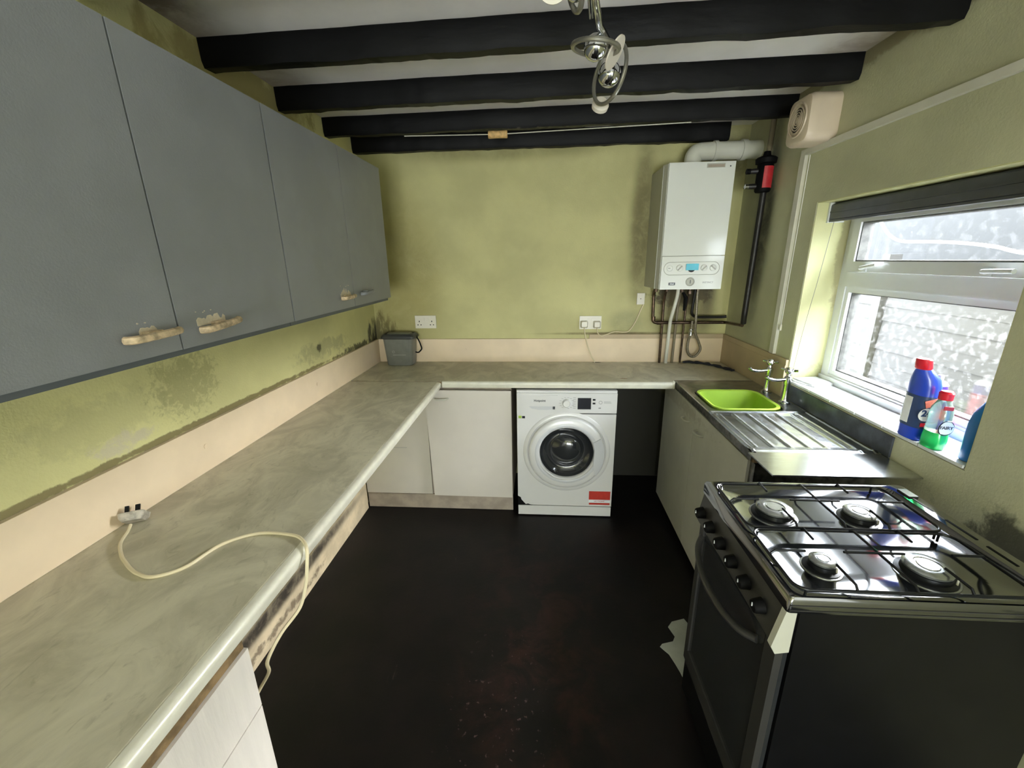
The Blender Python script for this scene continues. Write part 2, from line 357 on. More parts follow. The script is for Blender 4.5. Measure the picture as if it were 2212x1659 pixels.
# ceiling beams
def beam(i, ya0, yb0, x0, x1, zb, depth, label, yoff=0):
    b = bm_(); N = 70; rings = []
    for k in range(N + 1):
        t = k / N; x = x0 + (x1 - x0) * t; ya = ya0 + (yb0 - ya0) * t
        n = lambda s: noise.noise(Vector((x * 5, i * 7 + s, 0))) * .006 + noise.noise(Vector((x * 19, i * 7 + s, 3))) * .0025
        zz = zb + n(1); rings.append([(x, ya + n(2), 2.3595), (x, ya + .003 + n(2), zz + .02), (x, ya + .012 + n(2), zz), (x, ya + depth - .012 + n(4), zz + .003 + n(6)), (x, ya + depth + n(4), zz + .015), (x, ya + depth + n(4), 2.3595)])
    loft(b, rings); o = link('ceiling_beam', b, m_beam, smooth=True)
    return tag(o, label, 'beam', 'black painted ceiling beams')
beam(0, 1.19, 1.13, -1.199, 1.249, 2.27, .075, 'black ceiling beam nearest the camera, its end just inside the top left corner')
beam(1, 1.654, 1.585, -1.199, 1.249, 2.272, .075, 'black ceiling beam passing behind the upper spotlight heads, longest in view')
beam(2, 2.087, 2.02, -1.199, 1.249, 2.268, .075, 'black ceiling beam above the lowest spotlight head, reaching the wall fan')
beam(3, 2.511, 2.455, -1.199, 1.249, 2.27, .075, 'black ceiling beam above the cork, one before the back wall')
beam(4, 2.868, 2.868, -1.199, 1.10, 2.266, .078, 'shortest black ceiling beam against the back wall above the boiler')

# exterior
gr = struct(box('ground_outside', m_ground, (1.55, -4, -.3), (9, 9, -.2)))
fence = thing('garden_fence', (2.4, 1.5, -.2), 'pale weathered timber fence of horizontal boards outside window', 'fence')
proto = None
for bay, (fy0, fy1) in enumerate(((-.9, 1.2), (1.24, 3.16), (3.26, 5.2))):
    for r_ in range(17):
        z = -.15 + r_ * .1; me_b = bm_()
        rnd = random.Random(bay * 40 + r_)
        d = rnd.uniform(-.003, .003)
        aprism(me_b, [(2.405 + d, z), (2.413 + d, z + .104), (2.428 + d, z + .104), (2.425 + d, z)], 'y', fy0, fy1)
        for v in me_b.verts: v.co.z += .01 * noise.noise(Vector((bay, v.co.y * 2, r_))) * (1 if v.co.z > z + .05 else .5)
        link('board', me_b, m_fence, fence)
for py in (-.95, 1.2, 3.18): box('post', m_fence, (2.38, py, -.2), (2.46, py + .07, 1.6), fence, bevel=.004)
nw = tag(box('neighbouring_wall', m_render, (3.5, -3, -.2), (3.7, 9, 2.08)), 'pale rendered wall of the next house beyond the fence', 'wall')
tag(tube('outdoor_cable', m_cab_w, crom([(2.2, 3.3, 1.95), (2.2, 3.142, 1.858), (2.2, 3.017, 1.741), (2.2, 2.927, 1.69), (2.2, 2.835, 1.672), (2.2, 2.675, 1.666), (2.2, 2.479, 1.652), (2.2, 2.307, 1.629), (2.2, 2.171, 1.599), (2.2, 1.9, 1.58), (2.2, 1.2, 1.62)]), .008), 'white cable sagging across outside behind upper window pane', 'cable')

# window
wn = struct(bpy.data.objects.new('window_1', None)); COL.objects.link(wn); wn.location = (1.44, 1.684, .99)
def ring(name, m, x0, x1, ya, yb, za, zb, t, parent, bevel=.004):
    b = bm_(); out = [(ya, za), (yb, za), (yb, zb), (ya, zb)]; inn = [(ya + t, za + t), (yb - t, za + t), (yb - t, zb - t), (ya + t, zb - t)]
    V = {}
    for xi, x in enumerate((x0, x1)):
        for k in range(4): V[xi, 0, k] = b.verts.new((x,) + out[k]); V[xi, 1, k] = b.verts.new((x,) + inn[k])
    for k in range(4):
        j = (k + 1) % 4
        b.faces.new((V[0, 0, k], V[0, 0, j], V[0, 1, j], V[0, 1, k])); b.faces.new((V[1, 0, k], V[1, 1, k], V[1, 1, j], V[1, 0, j]))
        b.faces.new((V[0, 0, k], V[1, 0, k], V[1, 0, j], V[0, 0, j])); b.faces.new((V[0, 1, k], V[0, 1, j], V[1, 1, j], V[1, 1, k]))
    return link(name, b, m, parent, bevel)
wf = ring('window_frame', m_upvc, 1.41, 1.475, 1.21, 2.158, .99, 1.831, .05, wn)
box('transom', m_upvc, (1.405, 1.256, 1.462), (1.47, 2.112, 1.528), wn, bevel=.008)
sash = ring('opening_sash', m_upvc, 1.392, 1.45, 1.262, 2.106, 1.53, 1.784, .044, wn)
ring('glazing_seal', m_upd, 1.40, 1.446, 1.306, 2.062, 1.574, 1.74, .006, wn, 0)
ring('glazing_bead', m_upvc, 1.415, 1.465, 1.256, 2.112, 1.036, 1.462, .026, wn)
ring('lower_seal', m_upd, 1.43, 1.468, 1.281, 2.087, 1.062, 1.437, .006, wn, 0)
box('upper_pane', m_glass, (1.433, 1.31, 1.578), (1.437, 2.058, 1.736), wn)
box('lower_pane', m_glass2, (1.446, 1.285, 1.066), (1.45, 2.083, 1.433), wn)
for hy, s in ((1.99, 1), (1.46, -1)):
    h = tube('window_handle', m_upvc, fillet([(1.39, hy, 1.545), (1.372, hy, 1.547), (1.368, hy - .10, 1.556 + .006 * s)], .01), .0075, wn)
    box('handle_base', m_upvc, (1.386, hy - .02, 1.532), (1.396, hy + .02, 1.558), h, bevel=.003)
box('sill_board', m_upvc, (1.40, 1.21, .985), (1.412, 2.158, 1.03), wn, bevel=.003)
# tiled sill
sill = struct(box('trim_2', m_grout, (1.252, 1.21, .984), (1.40, 2.158, .9945)))
ys = [1.212, 1.368, 1.521, 1.664, 1.813, 1.962, 2.156]
for a, c in zip(ys, ys[1:]): box('tile', m_tile, (1.246, a + .0015, .990), (1.398, c - .0015, 1.0), sill, bevel=.0015)
# loose tiles in the far corner of the sill
for i, (x, y, z, r_, l) in enumerate(((1.33, 2.075, 1.0, .35, 'lower of the loose white tiles in far sill corner'), (1.338, 2.085, 1.0065, .2, 'upper of the loose white tiles in far sill corner'))):
    o = box('loose_tile', m_tile, (-.062, -.06, 0), (.062, .06, .006), bevel=.001); o.location = (x, y, z); o.rotation_euler.z = r_; tag(o, l, 'tile', 'loose tiles in the sill corner')
# roller blind
bl = thing('roller_blind', (1.33, 1.69, 1.75), 'dark rolled-up blind along the window head', 'blind')
b = bm_(); aprism(b, rrect(1.335, 1.788, .03, .038, .012), 'y', 1.214, 2.146); link('blind_roll', b, m_blind, bl, smooth=True)
box('bottom_bar', m_blind, (1.302, 1.22, 1.747), (1.33, 2.14, 1.755), bl, bevel=.002)
box('front_rib', m_blind, (1.300, 1.22, 1.786), (1.306, 2.14, 1.792), bl, bevel=.001)
box('end_bracket', m_upvc, (1.30, 2.146, 1.745), (1.372, 2.157, 1.83), bl, bevel=.002)
tube('pull_cord', m_caddy, crom([(1.325, 2.14, 1.75), (1.30, 2.135, 1.5), (1.265, 2.12, 1.25), (1.245, 2.11, 1.06), (1.243, 2.105, 1.01)]), .0012, bl, 6)
# trunking on the right wall
tk = thing('cable_trunking', (1.245, 1.3, 2.05), 'narrow grey-white trunking running above window and down beside it', 'trunking')
box('horizontal_run', m_trunk, (1.233, -1.0, 2.056), (1.2495, 2.33, 2.082), tk, bevel=.002)
box('vertical_run', m_trunk, (1.233, 2.294, 1.1), (1.2495, 2.332, 2.056), tk, bevel=.002)
pl = tag(tube('light_pull_cord', m_cab_w, [(1.238, 2.26, 2.05), (1.238, 2.262, 1.7), (1.238, 2.266, 1.26)], .0015), 'thin white pull cord with toggle hanging beside the trunking', 'cord')
lathe('toggle', m_sock, [(.002, 0), (.006, .004), (.005, .03), (.002, .034)], (1.238, 2.266, 1.228), parent=pl, seg=10)

# dirty strip between sink and sill
us = box('splash_strip', m_under, (1.242, 1.46, .902), (1.2495, 2.16, .98), bevel=.001); tag(us, 'dark grimy splash strip between sink and window sill', 'upstand')
# upstands
u = tag(box('left_upstand', m_splash, (-1.199, -1.2, .9005), (-1.184, 2.93, 1.066), bevel=.002), 'cream upstand board along the left wall behind worktop', 'upstand')
for y in (1.28, 2.05, .5): lathe('screw_cap', m_splash, [(.0, 0), (.009, 0), (.009, .002), (.0, .003)], (-1.184, y, .99), (1, 0, 0), u, 12)
u = tag(box('back_upstand', m_splash, (-1.184, 2.934, .9005), (1.235, 2.949, 1.066), bevel=.002), 'long cream upstand board along the back wall behind caddy and pipes', 'upstand')
for x in (-.55, .0, .55): lathe('screw_cap', m_splash, [(.0, 0), (.009, 0), (.009, .002), (.0, .003)], (x, 2.934, .99), (0, -1, 0), u, 12)
box('top_strip', m_splash_r, (.33, 2.936, 1.066), (1.235, 2.949, 1.096), u, bevel=.002)
u = tag(box('right_upstand', m_splash_r, (1.235, 2.165, .9005), (1.2495, 2.949, 1.066), bevel=.002), 'dull cream upstand board on the right wall behind the taps', 'upstand')
box('top_strip', m_splash_r, (1.237, 2.165, 1.066), (1.2495, 2.949, 1.096), u, bevel=.002)

# ------------------------------------------------------------------ worktops
def nosed(x_or_y, back, front, z0=.862, z1=.9, r=.014, n=6):
    s = 1 if front > back else -1; p = [(back, z0), (front - s * .006, z0)]
    for k in range(n + 1):
        a = PI / 2 * k / n; p.append((front - s * r + s * r * math.sin(a), z1 - r - (0) + r * math.cos(a)) if False else (front - s * r * (1 - math.cos(a)), z1 - r + r * math.sin(a)))
    p.append((back, z1)); return p
t = thing('left_worktop', (-.9, .9, .862), 'long beige mottled worktop on the left with pale rounded front edge', 'worktop')
prism('surface', m_top, [(-1.184, .862), (-.632, .862), (-.632, .8985), (-.636, .9), (-1.184, .9)], 'y', -1.2, 2.4085, t)
lab(prism('front_edge', m_edge, nosed(0, -.632, -.609), 'y', -1.2, 2.40, t, smooth=True), 'pale rounded laminate edge')
box('joint_strip', m_rail, (-1.184, 2.4086, .88), (-.61, 2.4104, .9004), t)
t = thing('back_worktop', (0, 2.68, .862), 'beige mottled worktop along the back wall above the washing machine', 'worktop')
b = bm_(); aprism(b, [(-1.184, 2.432), (.77, 2.432), (.786, 2.47), (1.234, 2.47), (1.234, 2.934), (-1.184, 2.934)], 'z', .862, .9); link('surface', b, m_top, t)
b = bm_(); prof = nosed(0, 2.432, 2.41); aprism(b, prof, 'x', -.606, .765)
lab(link('front_edge', b, m_edge, t, smooth=True), 'pale rounded laminate edge with chipped underside')
lab(prism('corner_edge', m_edge, [(.765, 2.410), (.779, 2.416), (.786, 2.432), (.786, 2.470), (.77, 2.432), (.765, 2.432)], 'z', .8625, .8985, t, smooth=False), 'rounded pale corner by the sink')
lab(prism('cable_hole', m_black, blobpoly(.385, 2.915, .032, .008, 12, .1), 'z', .9, .9006, t), 'dark cable slot')
for i, (x, y) in enumerate(((.5, 2.5), (.95, 2.88))): prism('scorch_mark', m_rail, blobpoly(x, y, .03, .006, 12, .4, i), 'z', .9, .9005, t)

# ------------------------------------------------------------------ grey wall cupboards
def bar_handle(parent, x, ya, yb, z, dz, m, r=.008):
    h = tube('handle', m, crom([(x + .004, ya, z), (x + .022, ya + .008, z + dz * .1), (x + .028, (ya + yb) / 2, z + dz * .5), (x + .026, yb - .01, z + dz * .9), (x + .02, yb, z + dz)], 6), r, parent, 8, rs=None)
    box('handle_mount', m, (x, (ya + yb) / 2 - .018, z + dz / 2 - .006), (x + .022, (ya + yb) / 2 + .018, z + dz / 2 + .010), h, bevel=.003)
    return h
def chips(parent, x, y, z, w_, h_, n, seed):      # bare patch with a ragged top edge, a few stray flecks above
    rnd = random.Random(seed); n2 = n * 4
    top = [(y + w_ / 2 - w_ * k / n2, z + h_ * (.25 + .75 * rnd.random()) * math.sin(PI * (k + .6) / (n2 + 1.2)) ** .4) for k in range(n2 + 1)]
    prism('paint_chip', m_chip, [(y - w_ / 2, z - .006), (y + w_ / 2, z - .006)] + top, 'x', x, x + .0008, parent)
    for i in range(n):
        prism('paint_chip', m_chip, blobpoly(y + rnd.uniform(-.5, .5) * w_, z + h_ * rnd.uniform(1.05, 1.35), .003, .002, 7, .5, seed * 31 + i), 'x', x, x + .0008, parent)
def cupboard(ya, yb, label, doors):
    t = thing('wall_cupboard', (-1.05, (ya + yb) / 2, 1.387), label, 'cupboard', 'grey wall cupboards on the left')
    box('carcass', m_cab_d, (-1.199, ya + .001, 1.387), (-.909, yb - .001, 2.096), t, bevel=.001)
    for (da, db, kind) in doors:
        d = box('door', m_cab, (-.908, da + .0028, 1.404), (-.89, db - .0028, 2.092), t, bevel=.005)
        if kind == 'a': bar_handle(d, -.89, .822, .945, 1.452, .004, m_wood, .009); chips(d, -.89, .885, 1.462, .045, .016, 2, 1)
        if kind == 'b': bar_handle(d, -.89, 1.028, 1.15, 1.442, .012, m_wood, .0095); chips(d, -.89, 1.075, 1.458, .1, .026, 4, 2)
        if kind == 'c': bar_handle(d, -.89, 1.83, 1.93, 1.452, .004, m_wood, .009); chips(d, -.89, 1.885, 1.462, .1, .034, 4, 3)
        if kind == 'd': lab(bar_handle(d, -.89, 2.04, 2.15, 1.456, .006, m_cab, .008), 'handle still painted grey')
    return t
cupboard(-.53, .474, 'grey double wall cupboard nearest the camera, at the left edge of the picture', [(-.53, -.03, ''), (-.03, .474, '')])
cupboard(.475, 1.457, 'grey double wall cupboard with two long bare wood handles', [(.475, .966, 'a'), (.966, 1.457, 'b')])
cupboard(1.459, 2.462, 'grey double wall cupboard farthest along, beside the back wall', [(1.459, 1.971, 'c'), (1.971, 2.462, 'd')])

# ------------------------------------------------------------------ base units
def bow(parent, p0, p1, out, m=m_cap_e, r=.005):
    p0, p1, out = Vector(p0), Vector(p1), Vector(out)
    return tube('handle', m, crom([p0, p0 + out * .7 + (p1 - p0) * .12, p0 + out + (p1 - p0) * .3, p0 + out + (p1 - p0) * .7, p1 + out * .7 - (p1 - p0) * .12, p1], 5), r, parent, 8)
t = thing('corner_base_unit', (-.69, 2.68, 0), 'white corner base unit with crooked door left of washing machine', 'cupboard')
box('carcass', m_plinth, (-1.17, 2.45, .1), (-.186, 2.93, .856), t)
lab(box('blank_panel', m_white, (-1.17, 2.434, .114), (-.722, 2.449, .856), t, bevel=.001), 'fixed blank panel with a scratch')
b = bm_(); aprism(b, [(-.704, .116), (-.187, .112), (-.186, .842), (-.722, .845)], 'y', 2.414, 2.432); d = link('door', b, m_white, t, .0015)
bow(d, (-.66, 2.414, .792), (-.575, 2.414, .792), (0, -.028, 0))
box('plinth', m_plinth, (-1.17, 2.44, .003), (-.186, 2.455, .108), t, bevel=.001)
box('scratch', m_txtg, (-.99, 2.4332, .447), (-.87, 2.434, .449), t)

t = thing('near_base_unit', (-.9, .1, 0), 'white woodgrain base unit under the left worktop near the camera', 'cupboard')
box('carcass', m_plinth, (-1.17, -.6, .1), (-.665, .666, .8), t)
lab(box('top_rail', m_rail, (-.69, -.6, .8), (-.648, .672, .8615), t, bevel=.002), 'bare brown rail under the worktop')
box('drawer_front', m_grain, (-.662, -.03, .632), (-.64, .674, .799), t, bevel=.002)
box('door', m_grain, (-.662, -.03, .12), (-.64, .674, .6285), t, bevel=.002)
box('door', m_grain, (-.662, -.6, .12), (-.64, -.034, .799), t, bevel=.002)
box('plinth', m_plinth, (-.72, -.6, .003), (-.70, .666, .1), t)

# ------------------------------------------------------------------ sink
t = thing('sink_base_unit', (1.02, 2.1, 0), 'dull white two-door base unit under the sink', 'cupboard')
box('carcass', m_wdull, (.82, 1.54, .04), (1.22, 2.65, .735), t)
for da, db, hy in ((1.537, 2.118, 2.02), (2.122, 2.66, 2.22)):
    d = box('door', m_wdull, (.80, da, .035), (.818, db, .845), t, bevel=.002)
    bow(d, (.80, hy - .04, .748), (.80, hy + .04, .748), (-.026, 0, 0))
box('side_panel', m_steel_d, (.81, 1.50, .04), (1.22, 1.536, .845), t, bevel=.002)
t = thing('kitchen_sink', (1.02, 1.98, .87), 'stainless steel sink with ribbed drainer under the window', 'sink')
ox0, ox1, oy0, oy1 = .787, 1.24, 1.925, 2.468
cx, cy, hx, hy = .99, 2.105, .165, .158
inner = rrect(cx, cy, hx, hy, .06, 8)
def proj_rect(p):
    dx, dy = p[0] - cx, p[1] - cy; s = 9
    if dx: s = min(s, ((ox1 if dx > 0 else ox0) - cx) / dx)
    if dy: s = min(s, ((oy1 if dy > 0 else oy0) - cy) / dy)
    return (cx + dx * s, cy + dy * s)
b = bm_(); outer = [proj_rect(p) for p in inner]
for c_ in ((ox0, oy0), (ox1, oy0), (ox0, oy1), (ox1, oy1)):
    i = min(range(len(outer)), key=lambda k: (outer[k][0] - c_[0]) ** 2 + (outer[k][1] - c_[1]) ** 2); outer[i] = c_
lerp = lambda a, c_, s: [(x0 + (x1 - x0) * s, y0_ + (y1_ - y0_) * s) for (x0, y0_), (x1, y1_) in zip(a, c_)]
rr = lambda e, z, rad=.06: [(x, y, z) for x, y in rrect(cx, cy, hx + e, hy + e, rad, 8)]
ol = [(x, y, .872) for x, y in outer]; ot = [(x, y, .900) for x, y in lerp(outer, inner, .0)]; ot2 = [(x, y, .904) for x, y in lerp(outer, inner, .08)]; ot3 = [(x, y, .9005) for x, y in lerp(outer, inner, .2)]
loft(b, [ol, ot, ot2, ot3, rr(.012, .9005), rr(.004, .899), rr(0, .892), rr(-.005, .80), rr(-.02, .752), rr(-.06, .742)], False, True)
link('basin', b, m_steel, t, smooth=True)
def grid_z(x, y):
    z = .9
    if x < .80 or x > 1.225: z += .004 * math.exp(-((min(abs(x - .797), abs(x - 1.228))) / .008) ** 2)
    z += .0045 * math.exp(-((y - 1.51) / .008) ** 2)
    ex = min(1, max(0, (y - 1.53) / .02)) * min(1, max(0, (1.915 - y) / .02))
    if .81 < x < 1.17: z += ex * (-.003 + .0045 * max(0, math.cos(2 * PI * (x - .826) / .066)) ** 3)
    z -= .002 * min(1, max(0, (1.18 - x) / .01)) * ex
    z += .003 * math.exp(-((x - 1.185) / .006) ** 2)
    return z + .0006 * noise.noise(Vector((x * 30, y * 30, 0)))
b = bm_(); NX, NY = 110, 60; V = [[b.verts.new((.787 + (1.24 - .787) * i / NX, 1.49 + .436 * j / NY, grid_z(.787 + (1.24 - .787) * i / NX, 1.49 + .436 * j / NY))) for j in range(NY + 1)] for i in range(NX + 1)]
for i in range(NX):
    for j in range(NY): b.faces.new((V[i][j], V[i + 1][j], V[i + 1][j + 1], V[i][j + 1]))
link('drainer', b, m_steel, t, smooth=True)
box('front_lip', m_steel_d, (.785, 1.49, .866), (.79, 2.408, .8985), t, bevel=.001)
box('support_board', m_rail, (.80, 1.50, .852), (1.23, 1.925, .868), t)
lathe('drain', m_chrome, [(0, 0), (.03, 0), (.03, .002), (0, .002)], (cx, cy, .7425), parent=t)
# lime bowl in the basin
b = bm_(); R2 = lambda e, z, rad: [(x, y, z) for x, y in rrect(cx, cy, hx + e, hy + e, rad, 8)]
loft(b, [R2(-.055, .752, .05), R2(-.035, .756, .05), R2(-.016, .893, .055), R2(-.004, .903, .06), R2(-.006, .909, .06), R2(-.018, .905, .055), R2(-.039, .762, .048), R2(-.055, .759, .045)])
tag(link('washing_up_bowl', b, m_green, smooth=True), 'lime green plastic washing-up bowl sitting inside the sink', 'bowl')
def tap(x, y, label):
    t = thing('pillar_tap', (x, y, .902), label, 'tap', 'pillar taps behind the sink')
    lathe('body', m_chrome, [(.0, 0), (.026, 0), (.026, .006), (.016, .012), (.013, .03), (.012, .09), (.017, .10), (.017, .13), (.011, .137), (0, .138)], (x, y, .9015), parent=t)
    tube('spout', m_chrome, crom([(x - .012, y, 1.022), (x - .05, y, 1.018), (x - .085, y, 1.022), (x - .1, y, 1.030), (x - .104, y, 1.036)], 6), .009, t, 10)
    h = lathe('handle', m_chrome, [(0, 0), (.01, 0), (.009, .012), (.018, .018), (.021, .03), (.017, .042), (0, .046)], (x, y, 1.037), parent=t)
    for k in range(4):
        a = PI / 4 + k * PI / 2; tube('handle_arm', m_chrome, [(x + .01 * math.cos(a), y + .01 * math.sin(a), 1.066), (x + .036 * math.cos(a), y + .036 * math.sin(a), 1.070)], .006, h, 8)
tap(1.205, 2.243, 'chrome pillar tap farther from camera, nearest the back corner')
tap(1.205, 2.067, 'chrome pillar tap closer to the draining board')
t = tag(box('metal_filler_sheet', m_sheet, (.772, 1.315, .896), (1.245, 1.489, .9012), bevel=.0015), 'shiny metal sheet bridging the sink drainer and the cooker', 'filler panel')
# ------------------------------------------------------------------ cloth
b = bm_(); P = crom([(.98, 2.915, .906), (1.05, 2.90, .908), (1.1, 2.87, .907), (1.15, 2.82, .907), (1.19, 2.74, .906), (1.215, 2.68, .905)], 6)
atube(b, P, .01, 8, rs=[.004 + .011 * abs(math.sin(i * .55)) + .003 for i in range(len(P))])
for v in b.verts: v.co.z = max(.9006, .9 + (v.co.z - .9) * .7); v.co += Vector((noise.noise(v.co * 40), noise.noise(v.co * 41 + Vector((5, 0, 0))), 0)) * .012
for v in b.verts: v.co.x = min(v.co.x, 1.232); v.co.y = min(v.co.y, 2.931)
tag(link('cleaning_rag', b, m_rag, smooth=True), 'dark crumpled rag in the back right corner of worktop', 'rag')

# ------------------------------------------------------------------ washing machine
t = thing('washing_machine', (.148, 2.66, 0), 'white front-loading washing machine under the back worktop', 'washing machine')
wx0, wx1, wy = -.15, .446, 2.39
fx_, fz_ = .154, .455; circ = [(fx_ + .164 * math.cos(2 * PI * k / 72), fz_ + .164 * math.sin(2 * PI * k / 72)) for k in range(72)]
def to_rect(p):
    dx, dz = p[0] - fx_, p[1] - fz_; q = 99
    if abs(dx) > 1e-6: q = min(q, ((wx1 if dx > 0 else wx0) - fx_) / dx)
    if abs(dz) > 1e-6: q = min(q, ((.706 if dz > 0 else .078) - fz_) / dz)
    return [fx_ + dx * q, fz_ + dz * q]
rc = [to_rect(p) for p in circ]
for c_ in ((wx0, .078), (wx1, .078), (wx0, .706), (wx1, .706)):
    i = min(range(72), key=lambda k: (rc[k][0] - c_[0]) ** 2 + (rc[k][1] - c_[1]) ** 2); rc[i] = c_
b = bm_(); loft(b, [[(x, 2.44, z) for x, z in rc], [(x, wy, z) for x, z in rc], [(x, wy, z) for x, z in circ], [(x, 2.44, z) for x, z in circ]], False, False)
front = link('front_panel', b, m_app, t)
box('cabinet', m_app, (wx0, 2.441, .02), (wx1, 2.925, .845), t, bevel=.004)
box('top_panel', m_app, (wx0 - .001, 2.402, .838), (wx1 + .001, 2.925, .851), t, bevel=.004)
b = bm_(); aprism(b, [(wx0, .703), (wx0 + .22, .703), (wx0 + .30, .715), (wx1, .715), (wx1, .838), (wx0, .838)], 'y', wy - .003, 2.44); cp = link('control_panel', b, m_app, t, .004)
dr = box('detergent_drawer', m_app, (-.124, wy - .0065, .722), (.094, wy - .002, .826), t, bevel=.0015)
prism('drawer_grip', m_app2, [(-.078, .757), (.08, .757), (.08, .741), (.03, .735), (-.02, .735), (-.06, .743)], 'y', wy - .0072, wy - .006, dr)
b = bm_(); abox(b, (.066, wy - .0078, .739), (.08, wy - .0068, .757)); link('grip_shadow_slot', b, m_drum, dr)
text('brand_lettering', 'Hotpoint', .019, (-.012, wy - .0072, .793), PI / 2, 0, m_txt, dr, .0005)
dial = lathe('programme_dial', m_app, [(0, 0), (.027, 0), (.026, .008), (.02, .018), (.018, .016), (0, .016)], (.149, wy - .003, .778), (0, -1, 0), t)
for k in range(14):
    if k == 7: continue
    a = 2 * PI * k / 14 + .2; x = .149 + .04 * math.sin(a); z = .778 + .035 * math.cos(a)
    box('programme_mark', m_txtg, (x - .006, wy - .0037, z - .001), (x + .006, wy - .0028, z + .001), t)
for k in range(7): box('programme_text', m_txtg, (.186, wy - .0037, .745 + k * .011), (.203, wy - .0028, .7475 + k * .011), t)
box('display', m_disp, (.214, wy - .005, .740), (.293, wy - .002, .811), t, bevel=.001)
for z in (.777, .800): box('touch_button', m_disp, (.302, wy - .005, z - .005), (.318, wy - .002, z + .005), t, bevel=.001)
b = bm_(); alathe(b, [(.0085, 0), (.011, 0), (.011, .0008), (.0085, .0008)], (.349, wy - .0028, .783), (0, -1, 0), 20); link('round_symbol', b, m_txtg, t)
box('panel_print', m_txtg, (.368, wy - .0037, .786), (.408, wy - .0028, .788), t); box('panel_print', m_txtg, (.368, wy - .0037, .779), (.412, wy - .0028, .781), t)
box('panel_print', m_txtg, (.338, wy - .0037, .744), (.352, wy - .0028, .751), t)
kp = box('kick_panel', m_app, (wx0 + .002, wy - .002, .008), (wx1 - .002, wy + .02, .074), t, bevel=.003)
for x in (wx0 + .06, wx1 - .06): lathe('foot', m_black, [(0, 0), (.018, 0), (.018, .01), (.008, .02), (0, .02)], (x, 2.46, 0), parent=t, seg=12)
dc = (.154, wy, .455)
b = bm_(); alathe(b, [(.268, 0), (.262, .006), (.245, .008), (.24, .004), (.238, 0)], dc, (0, -1, 0), 64); link('door_surround', b, m_app, t, smooth=True)
door = bpy.data.objects.new('door', None)
b = bm_(); alathe(b, [(.234, 0), (.235, .018), (.230, .027), (.218, .032), (.196, .034), (.192, .028), (.176, .026), (.168, .018), (.166, .004), (.166, 0)], dc, (0, -1, 0), 72); door = link('door', b, m_app, t, smooth=True)
b = bm_(); loft(b, [[Vector((dc[0] + sx_ + r_ * math.cos(2 * PI * k / 56), dc[1] - h_, dc[2] + sz_ + r_ * math.sin(2 * PI * k / 56))) for k in range(56)] for r_, h_, sx_, sz_ in ((.165, .004, 0, 0), (.158, -.010, 0, 0), (.146, -.028, 0, 0), (.125, -.041, 0, 0), (.112, -.042, 0, 0), (.10, -.034, .006, .004), (.08, -.016, .014, .01), (.055, -.004, .02, .016), (.02, .001, .024, .02), (.001, .002, .024, .02))], False, True)
link('door_glass', b, m_dkglass, door, smooth=True)
b = bm_(); alathe(b, [(.196, .0335), (.193, .0345), (.178, .0345), (.176, .0335)], dc, (0, -1, 0), 72); link('inner_ring', b, m_app2, door, smooth=True)
# crescent door handle on the right
b = bm_(); outl = []
for k in range(13):
    a = math.radians(-38 + 66 * k / 12); outl.append((dc[0] + .226 * math.cos(a), dc[2] + .226 * math.sin(a)))
inn = [(dc[0] + .172 * math.cos(math.radians(28)) + .004, dc[2] + .172 * math.sin(math.radians(28))), (dc[0] + .166, dc[2] + .035), (dc[0] + .164, dc[2] - .02), (dc[0] + .163, dc[2] - .075), (dc[0] + .166, dc[2] - .095)]
aprism(b, outl + inn, 'y', wy - .041, wy - .02); link('door_handle', b, m_app2, door, .003)  # white handle; the greyer plastic paints in its shading
lb = box('energy_label', m_eng, (.303, wy - .0012, .126), (.437, wy, .186), t); lab(lb, 'red printed label at bottom right')
box('label_band', m_labw, (.303, wy - .0013, .104), (.437, wy - .0001, .126), t); lb2 = box('label_red_strip', m_eng, (.305, wy - .0014, .090), (.436, wy - .0001, .103), t)
text('label_text', 'HOTPOINT', .013, (.37, wy - .0016, .115), PI / 2, 0, m_eng, t)
lab(prism('torn_corner', m_black, [(-.150, .142), (-.132, .132), (-.128, .116), (-.112, .096), (-.10, .082), (-.085, .086), (-.07, .08), (-.055, .0775), (-.15, .0775)], 'y', wy - .0016, wy - .0002, t), 'dark chipped bottom corner')
box('energy_sticker', m_green, (-.141, wy - .0012, .677), (-.122, wy, .694), t); box('code_sticker', m_disp, (-.119, wy - .0012, .677), (-.101, wy, .692), t)

# ------------------------------------------------------------------ caddy
t = thing('food_waste_caddy', (-1.0, 2.88, .9), 'small grey plastic food waste caddy in the back left corner', 'caddy')
def cad(hx_, hy_, z, r_=.025): return [(x, y, z) for x, y in rrect(-1.0, 2.868, hx_, hy_, r_, 5)]
b = bm_(); loft(b, [cad(.088, .056, .902), cad(.092, .058, .906), cad(.106, .064, 1.085), cad(.108, .066, 1.09)]); link('body', b, m_caddy, t, smooth=True)
b = bm_(); loft(b, [cad(.108, .0655, 1.088), cad(.120, .068, 1.092), cad(.121, .068, 1.102), cad(.112, .062, 1.116), cad(.10, .054, 1.122), cad(.092, .046, 1.112)]); link('lid', b, m_lid, t, smooth=True)
b = bm_(); loft(b, [cad(.088, .043, 1.1125), cad(.084, .040, 1.124), cad(.06, .03, 1.127)]); link('lid_panel', b, m_caddy, t, smooth=True)
tube('carry_handle', m_black, fillet([(-.885, 2.868, 1.105), (-.862, 2.868, 1.06), (-.846, 2.862, 1.01), (-.87, 2.852, .985), (-.89, 2.846, .992)], .012), .005, t, 8)
b = bm_(); alathe(b, [(.006, 0), (.009, 0), (.009, .0012), (.006, .0012)], (-1.035, 2.8065, 1.0), (0, -1, .07), 16); link('round_mark', b, m_print, t)
box('print_line', m_print, (-1.04, 2.8055, .975), (-.95, 2.8085, .981), t)

